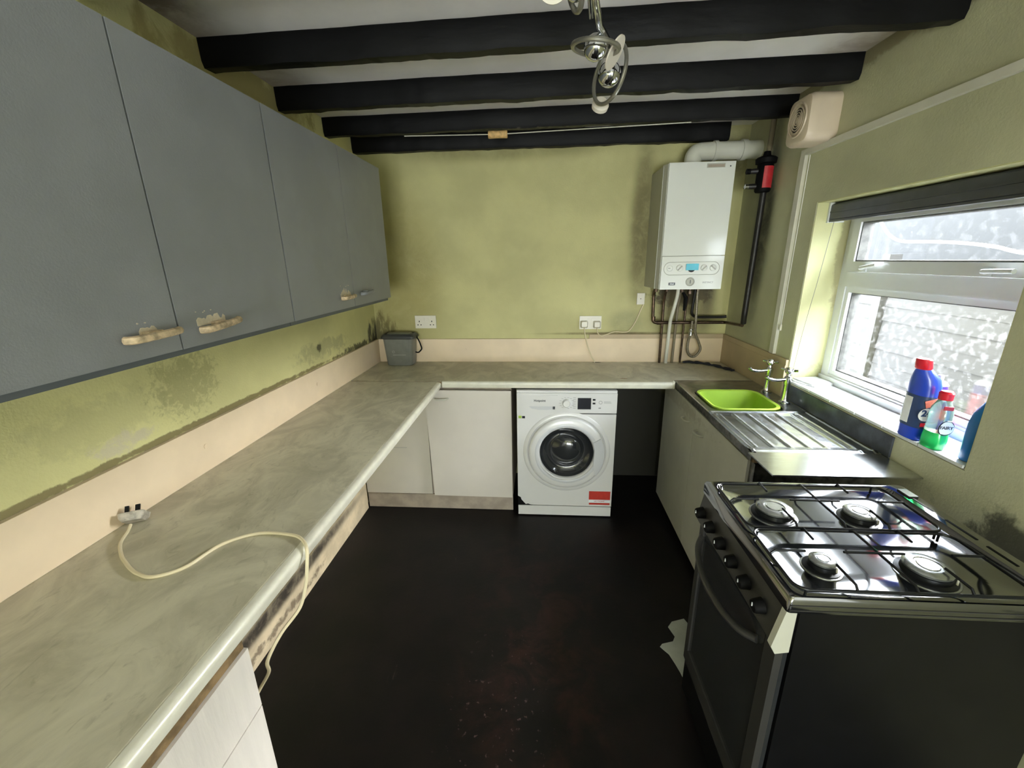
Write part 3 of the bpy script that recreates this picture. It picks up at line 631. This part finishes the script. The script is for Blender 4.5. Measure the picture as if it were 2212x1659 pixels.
# ------------------------------------------------------------------ sockets, plugs, cords
def socket(cx_, cz, label, plugs=False):
    t = thing('double_socket', (cx_, 2.94, cz - .045), label, 'socket')
    box('faceplate', m_sock, (cx_ - .075, 2.938, cz - .045), (cx_ + .075, 2.9495, cz + .045), t, bevel=.003)
    for s in (-1, 1):
        box('switch', m_sock, (cx_ + s * .014 - .007, 2.9345, cz + .010), (cx_ + s * .014 + .007, 2.939, cz + .030), t, bevel=.001)
        for dx, dz, a, c_ in ((0, .012, .003, .005), (-.011, -.012, .004, .003), (.011, -.012, .004, .003)):
            box('pin_hole', m_black, (cx_ + s * .045 + dx - a, 2.9375, cz - .008 + dz - c_), (cx_ + s * .045 + dx + a, 2.9385, cz - .008 + dz + c_), t)
    return t
socket(-.828, 1.189, 'white double wall socket above the caddy, nothing plugged in')
socket(.334, 1.178, 'white double wall socket with two plugs above washing machine')
def plug3(x, z, label):
    b = bm_(); loft(b, [[(p, 2.9372, q) for p, q in rrect(x, z, .025, .024, .008)], [(p, 2.925, q) for p, q in rrect(x, z, .025, .024, .008)], [(p, 2.906, q) for p, q in rrect(x, z + .002, .018, .017, .007)]])
    return tag(link('plug', b, m_sock, smooth=True), label, 'plug', 'plugs in the back wall socket')
p1 = plug3(.29, 1.168, 'white plug in the left half of the back socket'); p2 = plug3(.378, 1.166, 'white plug in the right half of the back socket')
tube('cord', m_cable, crom([(.29, 2.918, 1.146), (.298, 2.922, 1.10), (.315, 2.923, 1.03), (.34, 2.922, .96), (.365, 2.918, .915), (.37, 2.914, .897)]), .004, p1, 8)
tube('cord', m_cable, crom([(.378, 2.918, 1.144), (.385, 2.928, 1.11), (.41, 2.932, 1.088), (.45, 2.932, 1.098), (.50, 2.933, 1.115), (.56, 2.935, 1.112), (.60, 2.94, 1.12), (.64, 2.943, 1.18), (.67, 2.943, 1.26), (.69, 2.94, 1.31)]), .004, p2, 8)
sp = thing('fused_spur', (.665, 2.94, 1.30), 'small worn white spur box left of boiler pipes', 'switch')
box('faceplate', m_sock, (.64, 2.936, 1.30), (.69, 2.9495, 1.375), sp, bevel=.003); box('screw', m_black, (.662, 2.935, 1.335), (.667, 2.937, 1.34), sp); 

# loose plug with flex on the left worktop
t = thing('loose_plug', (-1.15, .955, .9), 'grubby white three-pin plug with cream flex on the left worktop', 'plug')
rot = Matrix.Translation((-1.150, .955, .9245)) @ Matrix.Rotation(math.radians(28), 4, 'Z') @ Matrix.Rotation(math.radians(-40), 4, 'X') @ Matrix.Scale(1.15, 4)
b = bm_(); loft(b, [[(x, y, -.012) for x, y in rrect(0, -.001, .019, .018, .008)], [(x, y, -.004) for x, y in rrect(0, 0, .025, .024, .009)], [(x, y, .007) for x, y in rrect(0, 0, .0265, .025, .009)], [(x, y, .0085) for x, y in rrect(0, 0, .024, .023, .008)]])
b.transform(rot); link('plug_body', b, m_grub, t, smooth=True)
for (x0, yy0, x1, yy1, l_) in ((-.002, .008, .002, .016, .023), (-.015, -.012, -.007, -.008, .018), (.007, -.012, .015, -.008, .018)):
    b = bm_(); abox(b, (x0, yy0, .008), (x1, yy1, .008 + l_)); b.transform(rot); link('pin', b, m_ring, t, .0005)
cz = .9045
lab(tube('flex', m_cable, crom([(-1.145, .935, .912), (-1.135, .915, .905), (-1.105, .865, cz), (-1.056, .82, cz), (-1.02, .796, cz), (-.99, .778, cz), (-.955, .762, cz), (-.908, .754, cz), (-.858, .789, cz), (-.831, .876, cz), (-.762, .924, cz), (-.67, .922, cz), (-.625, .90, .9055), (-.600, .872, .898), (-.597, .858, .865), (-.605, .85, .81), (-.615, .825, .76), (-.635, .77, .735), (-.655, .735, .69), (-.668, .745, .64), (-.69, .735, .60), (-.70, .71, .58), (-.72, .69, .55)], 8), .0043, t, 8), 'cream flex looping over the worktop edge')
# ------------------------------------------------------------------ boiler and pipes
t = thing('boiler', (.874, 2.8, 1.42), 'white wall-hung boiler in the back right corner', 'boiler')
box('back_casing', m_boil_g, (.684, 2.69, 1.42), (1.062, 2.9495, 2.10), t, bevel=.003)
prism('side_chamfer', m_boil_g, [(.684, 2.70), (.700, 2.652), (1.045, 2.652), (1.062, 2.70)], 'z', 1.42, 2.106, t)
box('front_cover', m_boil, (.704, 2.642, 1.612), (1.062, 2.66, 2.108), t, bevel=.004)
fp_ = box('control_cover', m_boil, (.706, 2.642, 1.418), (1.062, 2.66, 1.608), t, bevel=.004)
def outline_ring(cx_, cz_, hx_, hz_, r_, y, th=.0016):
    b = bm_(); o_ = rrect(cx_, cz_, hx_, hz_, r_, 8); atube(b, [(p, y, q) for p, q in o_], th, 6, True); return b
link('panel_outline', outline_ring(.8805, 1.539, .16, .0365, .036, 2.642), m_boil_g, fp_, smooth=True)
g = lathe('pressure_gauge', m_boil, [(0, 0), (.019, 0), (.019, .003), (.016, .003), (.015, .0015), (0, .0015)], (.755, 2.6415, 1.541), (0, -1, 0), fp_, 24); box('needle', m_txt, (.745, 2.639, 1.5395), (.757, 2.6402, 1.542), g)
for x, an in ((.811, .8), (.951, .75), (1.003, -.7)):
    k = lathe('dial', m_boil, [(0, 0), (.019, 0), (.0185, .006), (.016, .008), (0, .008)], (x, 2.6415, 1.542), (0, -1, 0), fp_, 24)
    b = bm_(); abox(b, (-.016, -.006, -.003), (.016, 0, .003)); b.transform(Matrix.Translation((x, 2.634, 1.542)) @ Matrix.Rotation(-an, 4, 'Y')); link('dial_grip', b, m_boil_g, k, .001)
lathe('centre_knob', m_ring, [(0, 0), (.021, 0), (.02, .005), (0, .006)], (.8805, 2.6415, 1.538), (0, -1, 0), fp_, 24)
lab(box('blue_sticker', m_cyan, (.846, 2.6325, 1.529), (.918, 2.635, 1.566), fp_), 'pale blue sticker over the knob')
k = lathe('main_switch', m_boil_g, [(0, 0), (.026, 0), (.025, .004), (.02, .006), (.018, .003), (0, .003)], (.880, 2.6415, 1.462), (0, -1, 0), fp_, 28); box('switch_slot', m_txt, (.878, 2.6372, 1.452), (.8815, 2.639, 1.473), k)
lg = box('logo_plate', m_txt, (.755, 2.6405, 1.443), (.793, 2.642, 1.4585), fp_, bevel=.002); text('logo_lettering', 'Ideal', .013, (.774, 2.6398, 1.451), PI / 2, 0, m_labw, lg, .0003)
text('model_lettering', 'INSTINCT', .014, (.983, 2.6412, 1.457), PI / 2, 0, m_txtg, fp_)
box('badge_plate', m_boil_g, (.908, 2.6405, 2.077), (1.006, 2.642, 2.099), t, bevel=.001); box('badge_window', m_plinth, (.914, 2.6398, 2.08), (1.002, 2.641, 2.093), t); lathe('screw', m_txt, [(0, 0), (.004, 0), (0, .002)], (1.035, 2.6418, 2.083), (0, -1, 0), t, 10)
b = bm_(); atube(b, fillet([(.875, 2.80, 2.106), (.878, 2.80, 2.19), (.99, 2.80, 2.193), (1.2, 2.80, 2.193), (1.249, 2.80, 2.193)], .07, 10), .048, 20)
fl = link('flue_elbow', b, m_pvc, None, smooth=True); tag(fl, 'fat off-white flue elbow from boiler top into right wall', 'flue')
lathe('collar', m_pvc, [(.048, 0), (.054, 0), (.054, .02), (.048, .02)], (.985, 2.80, 2.193), (1, 0, 0), fl, 24); lathe('terminal_collar', m_pvc, [(.048, 0), (.056, 0), (.054, .03), (.048, .03)], (1.14, 2.80, 2.193), (1, 0, 0), fl, 24)
# pipes
PY = 2.885
def pipe(label, pts, r, m, name='pipe', fr=.03, grp='pipes under the boiler'):
    o = tube(name, m, fillet(pts, fr), r, None, 12); return tag(o, label, 'pipe', grp)
p = pipe('copper pipe looping from boiler left side and running right to the corner', [(.735, 2.84, 1.414), (.735, PY, 1.38), (.742, PY, 1.183), (1.215, PY, 1.183), (1.215, 2.64, 1.20)], .0105, m_copper)
for pt, ax in (((.745, PY, 1.20), (0, 0, 1)), ((.77, PY, 1.183), (1, 0, 0))): lathe('fitting', m_copper, [(.0105, 0), (.0135, 0), (.0135, .025), (.0105, .025)], pt, ax, p, 14)
pipe('thick white waste pipe dropping from boiler to worktop', [(.865, 2.80, 1.416), (.862, 2.80, 1.36), (.850, 2.86, 1.20), (.855, 2.90, .901)], .0115, m_pvc, 'waste_pipe')
pipe('copper pipe left of the white waste pipe', [(.805, 2.85, 1.416), (.808, 2.90, 1.33), (.815, 2.908, .901)], .0085, m_copper)
pipe('dull pipe right of the white waste pipe', [(.90, 2.85, 1.416), (.905, 2.908, 1.3), (.9, 2.908, .901)], .0085, m_soap)
pipe('thin dark pipe between waste pipe and hose loop', [(.96, 2.86, 1.416), (.958, 2.908, 1.28), (.955, 2.91, .901)], .0065, m_copper)
pipe('dark pipe with lower bend joining the horizontal run', [(.985, 2.84, 1.416), (.985, 2.87, 1.24), (1.03, 2.905, 1.215), (1.20, 2.91, 1.215), (1.226, 2.90, 1.22)], .0095, m_dkpipe)
hs = pipe('grey braided filling hose hanging in a loop below boiler', [(1.0, 2.84, 1.416)] + list(crom([(1.0, 2.84, 1.36), (1.01, 2.845, 1.2), (1.02, 2.86, 1.12), (1.055, 2.875, 1.05), (1.07, 2.875, 1.0), (1.04, 2.875, .955), (1.005, 2.875, .96), (.985, 2.875, 1.0), (.985, 2.875, 1.06), (.99, 2.862, 1.11), (.99, 2.85, 1.2)], 7)), .0085, m_flex, 'filling_hose', .001)
lathe('brass_valve', m_chrome, [(0, 0), (.013, 0), (.013, .014), (.009, .02), (.009, .03), (.013, .034), (.013, .045), (0, .045)], (.99, 2.86, 1.10), parent=hs, seg=12)
for x, z in ((.735, 1.39), (.805, 1.39), (.9, 1.385), (.95, 1.375), (1.0, 1.39)):
    b = bm_(); alathe(b, [(0, 0), (.014, 0), (.014, .018), (.01, .022), (.01, .03), (0, .03)], (x, 2.845, z), seg=6); tag(link('compression_nut', b, m_copper), {.735: 'pipe nut below the boiler, farthest left', .805: 'pipe nut above the copper pipe beside waste pipe', .9: 'pipe nut just right of the white waste pipe', .95: 'pipe nut above the thin dark pipe', 1.0: 'pipe nut above the hanging hose'}[x], 'pipe fitting', 'nuts under the boiler')
b = bm_(); atube(b, [(.905, 2.83, 1.385), (.925, 2.825, 1.35), (.922, 2.825, 1.27)], .012, 8, rs=[.008, .014, .008]); tag(link('valve_lever', b, m_black, smooth=True), 'black valve lever hanging under the boiler middle', 'valve')
rp = pipe('vertical black pipe on right wall from filter down to bend', [(1.20, 2.58, 1.934), (1.205, 2.61, 1.26), (1.215, 2.63, 1.215)], .016, m_dkpipe, grp='pipes on the right wall')
pipe('vertical pipe on right wall from ceiling to filter', [(1.215, 2.6, 2.359), (1.208, 2.6, 2.13)], .013, m_soap, grp='pipes on the right wall')
f = thing('magnetic_filter', (1.195, 2.59, 1.96), 'black heating filter canister with red label on corner pipe', 'filter')
lathe('canister', m_black, [(0, 0), (.034, 0), (.039, .008), (.039, .135), (.036, .14), (.05, .142), (.052, .165), (.044, .172), (.02, .18), (.016, .2), (0, .2)], (1.19, 2.575, 1.935), parent=f, seg=28)
b = bm_(); n = 14; loft(b, [[(1.19 + rr_ * math.cos(a), 2.575 + rr_ * math.sin(a), z) for rr_, z in ((.0395, 1.954), (.0405, 1.954), (.0405, 2.06), (.0395, 2.06))] for a in [math.radians(-120 + 110 * i / n) for i in range(n + 1)]]); lab(link('red_label', b, m_redl, f, smooth=True), 'red wrapped label')
for z in (1.967, 2.042):
    tube('side_port', m_dkpipe, [(1.16, 2.578, z), (1.10, 2.59, z)], .012, f, 12, rs=[.015, .012]); lathe('port_valve', m_chrome if z < 2 else m_black, [(0, 0), (.014, 0), (.014, .02), (0, .024)], (1.12, 2.587, z), (-1, 0, 0), f, 10)

# ------------------------------------------------------------------ extractor fan
t = thing('extractor_fan', (1.19, 2.19, 2.06), 'cream wall extractor fan with round grille below the beams', 'fan')
FZ = 2.172
b = bm_(); aprism(b, rrect(2.195, FZ, .088, .094, .034), 'x', 1.165, 1.2495); link('housing', b, m_fan, t, .004, smooth=True)
b = bm_(); loft(b, [[(x_, p, q) for p, q in rrect(2.195, FZ, e - .003, e + .003, .034)] for x_, e in ((1.165, .0915), (1.145, .0915), (1.128, .086), (1.124, .078))]); cv = link('front_cover', b, m_fan, t, smooth=True)
for r_ in (.066, .052):
    lathe('grille_ring', m_fan, [(r_ - .004, 0), (r_ + .004, 0), (r_ + .002, .006), (r_ - .003, .006)], (1.1245, 2.195, FZ + .004), (-1, 0, 0), cv, 36)
lathe('grille_recess', m_dkpipe, [(0, 0), (.047, 0), (.047, .0015), (0, .0015)], (1.1245, 2.195, FZ + .004), (-1, 0, 0), cv, 32)
for r_ in (.040, .030, .020): lathe('grille_ring', m_fan, [(r_ - .0022, 0), (r_ + .0022, 0), (r_ + .001, .005), (r_ - .001, .005)], (1.1230, 2.195, FZ + .004), (-1, 0, 0), cv, 28)
lathe('grille_hub', m_fan, [(0, 0), (.015, 0), (.012, .004), (0, .005)], (1.1232, 2.195, FZ + .004), (-1, 0, 0), cv, 16)

# ------------------------------------------------------------------ cork rod
t = thing('cork_rod', (-.24, 2.56, 2.24), 'pale cork threaded on a thin rod between the last two beams', 'cork')
lathe('cork', m_cork, [(0, 0), (.017, 0), (.0185, .003), (.0175, .05), (.0185, .098), (.017, .101), (0, .101)], (-.29, 2.50, 2.243), (1, 0, 0), t, 20)
tube('rod', m_trunk, [(-.75, 2.515, 2.256), (-.24, 2.50, 2.244), (.75, 2.478, 2.26)], .0025, t, 6)

# ------------------------------------------------------------------ spotlight bar
t = thing('spotlight_bar', (.13, 1.2, 2.33), 'chrome ceiling spotlight bar with ringed spot heads', 'light')
tube('bar', m_chrome, [(.085, .98, 2.19), (.10, 1.09, 2.175), (.135, 1.24, 2.15), (.172, 1.31, 2.135)], .0085, t, 12)
lathe('ceiling_rose', m_chrome, [(0, 0), (.05, 0), (.045, .02), (.02, .028), (0, .03)], (.10, 1.07, 2.359), (0, 0, -1), t)
tube('stem', m_chrome, [(.10, 1.07, 2.335), (.10, 1.09, 2.18)], .009, t); tube('support_rod', m_chrome, [(.095, 1.15, 2.24), (.115, 1.24, 2.165)], .006, t)
def head(c, ax, rmaj, rball, bulb=None, disc=False):
    c = Vector(c); x, y, z = frame_axes(ax)
    h = bm_(); rg = [c + (x * math.cos(a) * rmaj + y * math.sin(a) * rmaj) for a in [2 * PI * k / 36 for k in range(36)]]
    prof = []
    if disc: alathe(h, [(0, -.002), (rmaj, -.002), (rmaj, .002), (0, .002)], c, ax, 36); o = link('spot_disc', h, m_bulb, t, smooth=True); return o
    atube(h, [c + (x * math.cos(2 * PI * k / 44) + y * math.sin(2 * PI * k / 44)) * (rmaj - .006) for k in range(44)], .006, 8, True)
    o = link('spot_ring', h, m_satin, t, smooth=True)
    lathe('reflector', m_chrome, [(rball * math.sin(PI * k / 12), -rball * math.cos(PI * k / 12)) for k in range(13)], c, ax, o, 24)
    if bulb is not None:
        bb = Vector(bulb); lathe('lamp', m_bulb, [(0, 0), (.018, .002), (.027, .014), (.026, .026), (.012, .036), (0, .037)], bb, (bb - c).normalized(), o, 20)
    return o
head((.132, 1.275, 2.118), (.12, -.1, 1), .064, .03)
head((.196, 1.478, 2.13), (.9, .5, -.12), .082, .034, (.185, 1.545, 2.085))
head((.186, 1.31, 2.118), (.72, -.25, -.5), .04, 0, disc=True)
head((.065, 1.075, 2.14), (.9, .2, .3), .04, .02); head((.02, 1.065, 2.15), (.1, 1, .2), .035, 0, disc=True)
tube('arm', m_chrome, [(.172, 1.31, 2.135), (.19, 1.39, 2.14), (.196, 1.45, 2.15)], .006, t)
tube('arm', m_chrome, [(.1, 1.075, 2.165), (.03, 1.07, 2.16)], .006, t)

# ------------------------------------------------------------------ bottles on the sill
t = thing('bleach_bottle', (1.288, 1.39, 1.0), 'large blue bleach bottle with red cap on the window sill', 'bottle')
def oval(cx_, cy_, a, c_, z, n=24, e=2.6):
    out = []
    for k in range(n):
        th = 2 * PI * k / n; c1, s1 = math.cos(th), math.sin(th)
        out.append((cx_ + a * math.copysign(abs(c1) ** (2 / e), c1), cy_ + c_ * math.copysign(abs(s1) ** (2 / e), s1), z))
    return out
bx, by = 1.272, 1.425
b = bm_(); loft(b, [oval(bx, by, .03, .040, 1.001), oval(bx, by, .033, .043, 1.006), oval(bx, by, .034, .044, 1.05), oval(bx - .001, by, .0335, .043, 1.16), oval(bx - .002, by, .034, .042, 1.185), oval(bx - .008, by - .003, .032, .037, 1.21), oval(bx - .02, by - .006, .024, .026, 1.233, e=2.2), oval(bx - .027, by - .008, .0185, .019, 1.247, e=2)]); link('body', b, m_blue, t, smooth=True)
b = bm_(); loft(b, [oval(bx - .028, by - .008, .0205, .021, 1.243, e=2), oval(bx - .029, by - .008, .022, .0225, 1.246, e=2), oval(bx - .034, by - .009, .0205, .021, 1.274, e=2), oval(bx - .035, by - .009, .0175, .018, 1.277, e=2)]); link('cap', b, m_red, t, smooth=True)
b = bm_(); loft(b, [oval(bx, by, .0346, .0446, 1.045), oval(bx - .001, by, .0341, .0438, 1.155)], False, False); lab_o = link('label_wrap', b, m_lab, t, smooth=True)
b = bm_(); alathe(b, [(0, 0), (.022, 0), (.022, .0012), (0, .0012)], (bx - .014, by - .0435, 1.095), (-.12, -1, 0), 24); link('label_roundel', b, m_labw, lab_o)
text('label_number', '24', .03, (bx - .014, by - .0455, 1.10), PI / 2, -.1, m_lab, lab_o, .001)
b = bm_(); abox(b, (-.018, -.0008, -.012), (.018, .0008, .012)); b.transform(Matrix.Translation((bx - .006, by - .0445, 1.135)) @ Matrix.Rotation(-.05, 4, 'Z') @ Matrix.Rotation(-.3, 4, 'Y')); link('label_flash', b, m_labo, lab_o)
b = bm_(); abox(b, (-.014, -.0008, -.006), (.014, .0008, .006)); b.transform(Matrix.Translation((bx - .010, by - .0448, 1.06)) @ Matrix.Rotation(-.05, 4, 'Z')); link('label_strip', b, m_red, lab_o)
b = bm_(); abox(b, (-.0008, -.014, -.045), (.0008, .014, .045)); b.transform(Matrix.Translation((bx - .0348, by + .008, 1.10))); link('label_panel', b, m_labw, lab_o)

t = thing('washing_up_bottle', (1.28, 1.318, 1.0), 'clear washing-up liquid bottle with red cap and green liquid', 'bottle')
gx, gy = 1.268, 1.344
sec = lambda z: {1.001: (.022, .03), 1.006: (.025, .033), 1.03: (.0255, .034), 1.05: (.024, .032)}[z]
b = bm_(); loft(b, [oval(gx, gy, .025, .031, 1.0012, e=2.2), oval(gx, gy, .028, .034, 1.005, e=2.2), oval(gx, gy, .028, .034, 1.03, e=2.2), oval(gx, gy, .0265, .031, 1.056, e=2.2)]); link('liquid', b, m_liq, t, smooth=True)
b = bm_(); loft(b, [oval(gx, gy, .0268, .0315, 1.0565, e=2.2), oval(gx, gy, .0255, .029, 1.08, e=2.2), oval(gx, gy, .026, .031, 1.11, e=2.2), oval(gx, gy, .024, .028, 1.135, e=2.2), oval(gx, gy, .018, .019, 1.152, e=2), oval(gx, gy, .0145, .0145, 1.162, e=2)]); link('clear_body', b, m_clear, t, smooth=True)
lathe('cap', m_red, [(0, 0), (.0175, 0), (.018, .003), (.018, .016), (.0185, .021), (.014, .0275), (0, .0285)], (gx, gy, 1.162), parent=t, seg=20)
b = bm_(); alathe(b, [(0, 0), (.021, 0), (.021, .001), (0, .001)], (gx - .004, gy - .0325, 1.077), (-.15, -1, 0), 24); lo_ = link('label', b, m_labw, t); text('label_lettering', 'FAIRY', .0135, (gx - .004, gy - .034, 1.078), PI / 2, -.15, m_txt, lo_, .0004)
b = bm_(); atube(b, [(gx - .004 + .022 * math.cos(a), gy - .0335, 1.077 + .024 * math.sin(a)) for a in [2 * PI * k / 28 for k in range(28)]], .0014, 6, True); link('label_rim', b, m_ring, lo_, smooth=True)
b = bm_(); abox(b, (-.012, -.0012, -.006), (.012, .0008, .006)); b.transform(Matrix.Translation((gx - .006, gy - .0265, 1.14)) @ Matrix.Rotation(-.2, 4, 'Z')); link('neck_label', b, m_redl, t)

t = thing('aerosol_can', (1.35, 1.395, 1.0), 'red and purple aerosol can with white nozzle behind the bottles', 'can')
ax_, ay_ = 1.372, 1.492
lathe('body', m_can, [(0, 0), (.026, 0), (.0265, .004), (.0265, .155), (.024, .165)], (ax_, ay_, 1.001), parent=t, seg=24)
lathe('print_band', m_redl, [(.0267, 0), (.0269, .001), (.0269, .085), (.0267, .086)], (ax_, ay_, 1.05), parent=t, seg=24)
lathe('shoulder', m_app, [(.026, 0), (.027, .002), (.02, .012), (.012, .016), (0, .016)], (ax_, ay_, 1.166), parent=t, seg=24)
lathe('nozzle', m_app, [(0, 0), (.009, 0), (.009, .017), (.007, .02), (0, .02)], (ax_, ay_, 1.182), parent=t, seg=16)

t = thing('blue_spray_bottle', (1.33, 1.245, 1.0), 'blue bottle half hidden by the near edge of the window', 'bottle')
b = bm_(); qx, qy = 1.304, 1.245
loft(b, [oval(qx, qy, .034, .022, 1.001), oval(qx, qy, .037, .025, 1.006), oval(qx, qy, .037, .025, 1.12), oval(qx + .002, qy, .033, .023, 1.15), oval(qx + .008, qy, .022, .018, 1.18, e=2), oval(qx + .01, qy, .012, .012, 1.195, e=2), oval(qx + .01, qy, .012, .012, 1.205, e=2)]); link('body', b, m_teal, t, smooth=True)
lathe('cap', m_app, [(0, 0), (.014, 0), (.013, .02), (0, .022)], (qx + .01, qy, 1.205), parent=t, seg=16)

# ------------------------------------------------------------------ cooker
t = thing('gas_cooker', (.82, 1.0, 0), 'black freestanding gas cooker with four-burner hob on the right', 'cooker')
cx0, cx1, cy0, cy1 = .53, 1.12, .765, 1.245
b = bm_(); abox(b, (cx0 + .03, cy0 + .004, .04), (cx1, cy1 - .004, .868)); link('body', b, m_side, t, .004)
for x, y in ((cx0 + .08, cy0 + .05), (cx0 + .08, cy1 - .05), (cx1 - .06, cy0 + .05), (cx1 - .06, cy1 - .05)): lathe('foot', m_black, [(0, 0), (.02, 0), (.016, .01), (.01, .045), (0, .045)], (x, y, 0), parent=t, seg=10)
# hob plate: raised rim round a sunken, glossy tray
b = bm_(); hcx, hcy = (.524 + 1.122) / 2, (.757 + 1.25) / 2; HX, HY = (1.122 - .524) / 2, (1.25 - .757) / 2
def hr(ix, z, r_, sx=0): return [(x, y, z) for x, y in rrect(hcx + sx, hcy, HX - ix, HY - ix, r_, 5)]
def hr2(e, z, r_): return [(x, y, z) for x, y in rrect((.548 + 1.07) / 2, hcy, (1.07 - .548) / 2 - e, HY - .018 - e, r_, 5)]
loft(b, [hr(.004, .870, .006), hr(0, .874, .008), hr(0, .904, .008), hr(.004, .912, .008), hr(.012, .914, .008), hr2(0, .9135, .03), hr2(.006, .906, .03), hr2(.014, .902, .028), hr2(.08, .9005, .03)])
link('hob_plate', b, m_hob, t, smooth=True)
for z in (.880, .893): box('hob_trim_line', m_frame, (cx0 - .002, .7555, z), (1.118, .7575, z + .002), t)
burn = [(.655, 1.082, .043, 'large front burner'), (.876, 1.072, .036, 'medium burner'), (.655, .868, .025, 'small simmer burner'), (.876, .858, .043, 'large burner nearest the wall')]
for x, y, r_, l_ in burn:
    bu = lathe('burner', m_ring, [(0, 0), (r_ + .014, 0), (r_ + .013, .004), (r_ + .004, .006), (r_ + .002, .016), (r_ - .002, .018), (0, .018)], (x, y, .9012), parent=t); lab(bu, l_)
    lathe('burner_cap', m_capb, [(0, 0), (r_ + .002, 0), (r_ + .003, .005), (r_ - .002, .009), (r_ * .62, .0095), (r_ * .58, .0075), (r_ * .5, .0075), (r_ * .46, .0095), (0, .0095)], (x, y, .9195), parent=bu)
    lathe('burner_skirt', m_capb, [(r_ + .006, 0), (r_ + .018, 0), (r_ + .017, .002), (r_ + .006, .003)], (x, y, .9008), parent=bu)
    lathe('spark_pin', m_sock, [(0, 0), (.0025, 0), (.002, .016), (0, .017)], (x + r_ * .8, y - r_ * .85, .902), parent=bu, seg=8)
def support(ya, yb, yc, label):
    g = bm_(); zt = .936; r_ = .0030
    atube(g, [(x, y, zt - .010) for x, y in rrect(.783, (ya + yb) / 2, .241, (yb - ya) / 2, .028, 5)], r_ + .0004, 8, True)
    def bar(p, q, lift=True):
        P = [Vector(p), Vector(q)]; atube(g, [(P[0].x, P[0].y, zt - .010), (P[0].x * .88 + P[1].x * .12, P[0].y * .88 + P[1].y * .12, zt), (P[1].x, P[1].y, zt)], r_, 8)
    bar((.544, yc, 0), (.622, yc, 0)); bar((1.022, yc, 0), (.945, yc, 0)); atube(g, [(.708, yc, zt), (.842, yc, zt)], r_, 8)
    atube(g, [(.785, ya, zt - .01), (.785, ya + .012, zt), (.785, yb - .012, zt), (.785, yb, zt - .01)], r_, 8)
    for x in (.664, .892):
        bar((x, ya, 0), (x, yc - .045, 0)); bar((x + .004, yb, 0), (x + .002, yc + .045, 0))
    for x, y in ((.56, ya), (.56, yb), (1.0, ya), (1.0, yb)): atube(g, [(x, y, zt - .011), (x, y, .904)], .003, 6)
    return lab(link('pan_support', g, m_wire, t, smooth=True), label)
support(.987, 1.205, 1.105, 'wire pan support over the far two burners'); support(.768, .977, .882, 'wire pan support over the near two burners')
for y0_, y1_ in ((1.10, 1.165), (.975, 1.06), (.88, .95)): box('vent_slot', m_black, (1.088, y0_, .9138), (1.094, y1_, .9146), t)
for y in (1.19, .80): box('hinge_plate', m_frame, (1.082, y - .022, .9138), (1.108, y + .022, .918), t, bevel=.001)
# sloping control fascia
b = bm_(); aprism(b, [(.528, .868), (.56, .868), (.56, .762), (.522, .762), (.512, .78)], 'y', cy0 + .012, cy1 - .002); fa = link('control_fascia', b, m_frame, t, .002)
lab(prism('end_cap', m_cap_e, [(.526, .874), (.548, .872), (.548, .762), (.519, .756), (.508, .776)], 'y', cy0 - .004, cy0 + .012, t, .003), 'cream end cap of the control panel')
for k in range(6):
    y = 1.205 - k * .075
    kn = lathe('control_knob', m_black, [(0, 0), (.019, 0), (.018, .006), (.016, .02), (.014, .023), (0, .023)], (.517, y, .822), (-1, 0, -.12), fa, 20)
    box('pointer', m_labw, (.4915, y - .0008, .820), (.494, y + .0008, .830), kn)
# oven door
d = box('oven_door', m_dkglass, (.534, cy0 + .01, .195), (.556, cy1 - .005, .752), t, bevel=.002)
for a, c_, nm in (((.528, cy0 + .008, .19), (.545, cy0 + .05, .752), 'door_frame'), ((.528, cy1 - .03, .19), (.545, cy1 - .002, .752), 'door_frame'), ((.528, cy0 + .05, .19), (.545, cy1 - .03, .245), 'door_frame')): box(nm, m_frame, a, c_, d, bevel=.002)
hd = tube('oven_handle', m_frame, crom([(.532, 1.225, .722), (.508, 1.19, .70), (.493, 1.12, .683), (.488, 1.04, .676), (.493, .955, .68), (.508, .89, .688), (.532, .85, .70)], 6), .010, d, 10)
box('drawer_front', m_side, (.534, cy0 + .01, .05), (.556, cy1 - .005, .182), t, bevel=.003)
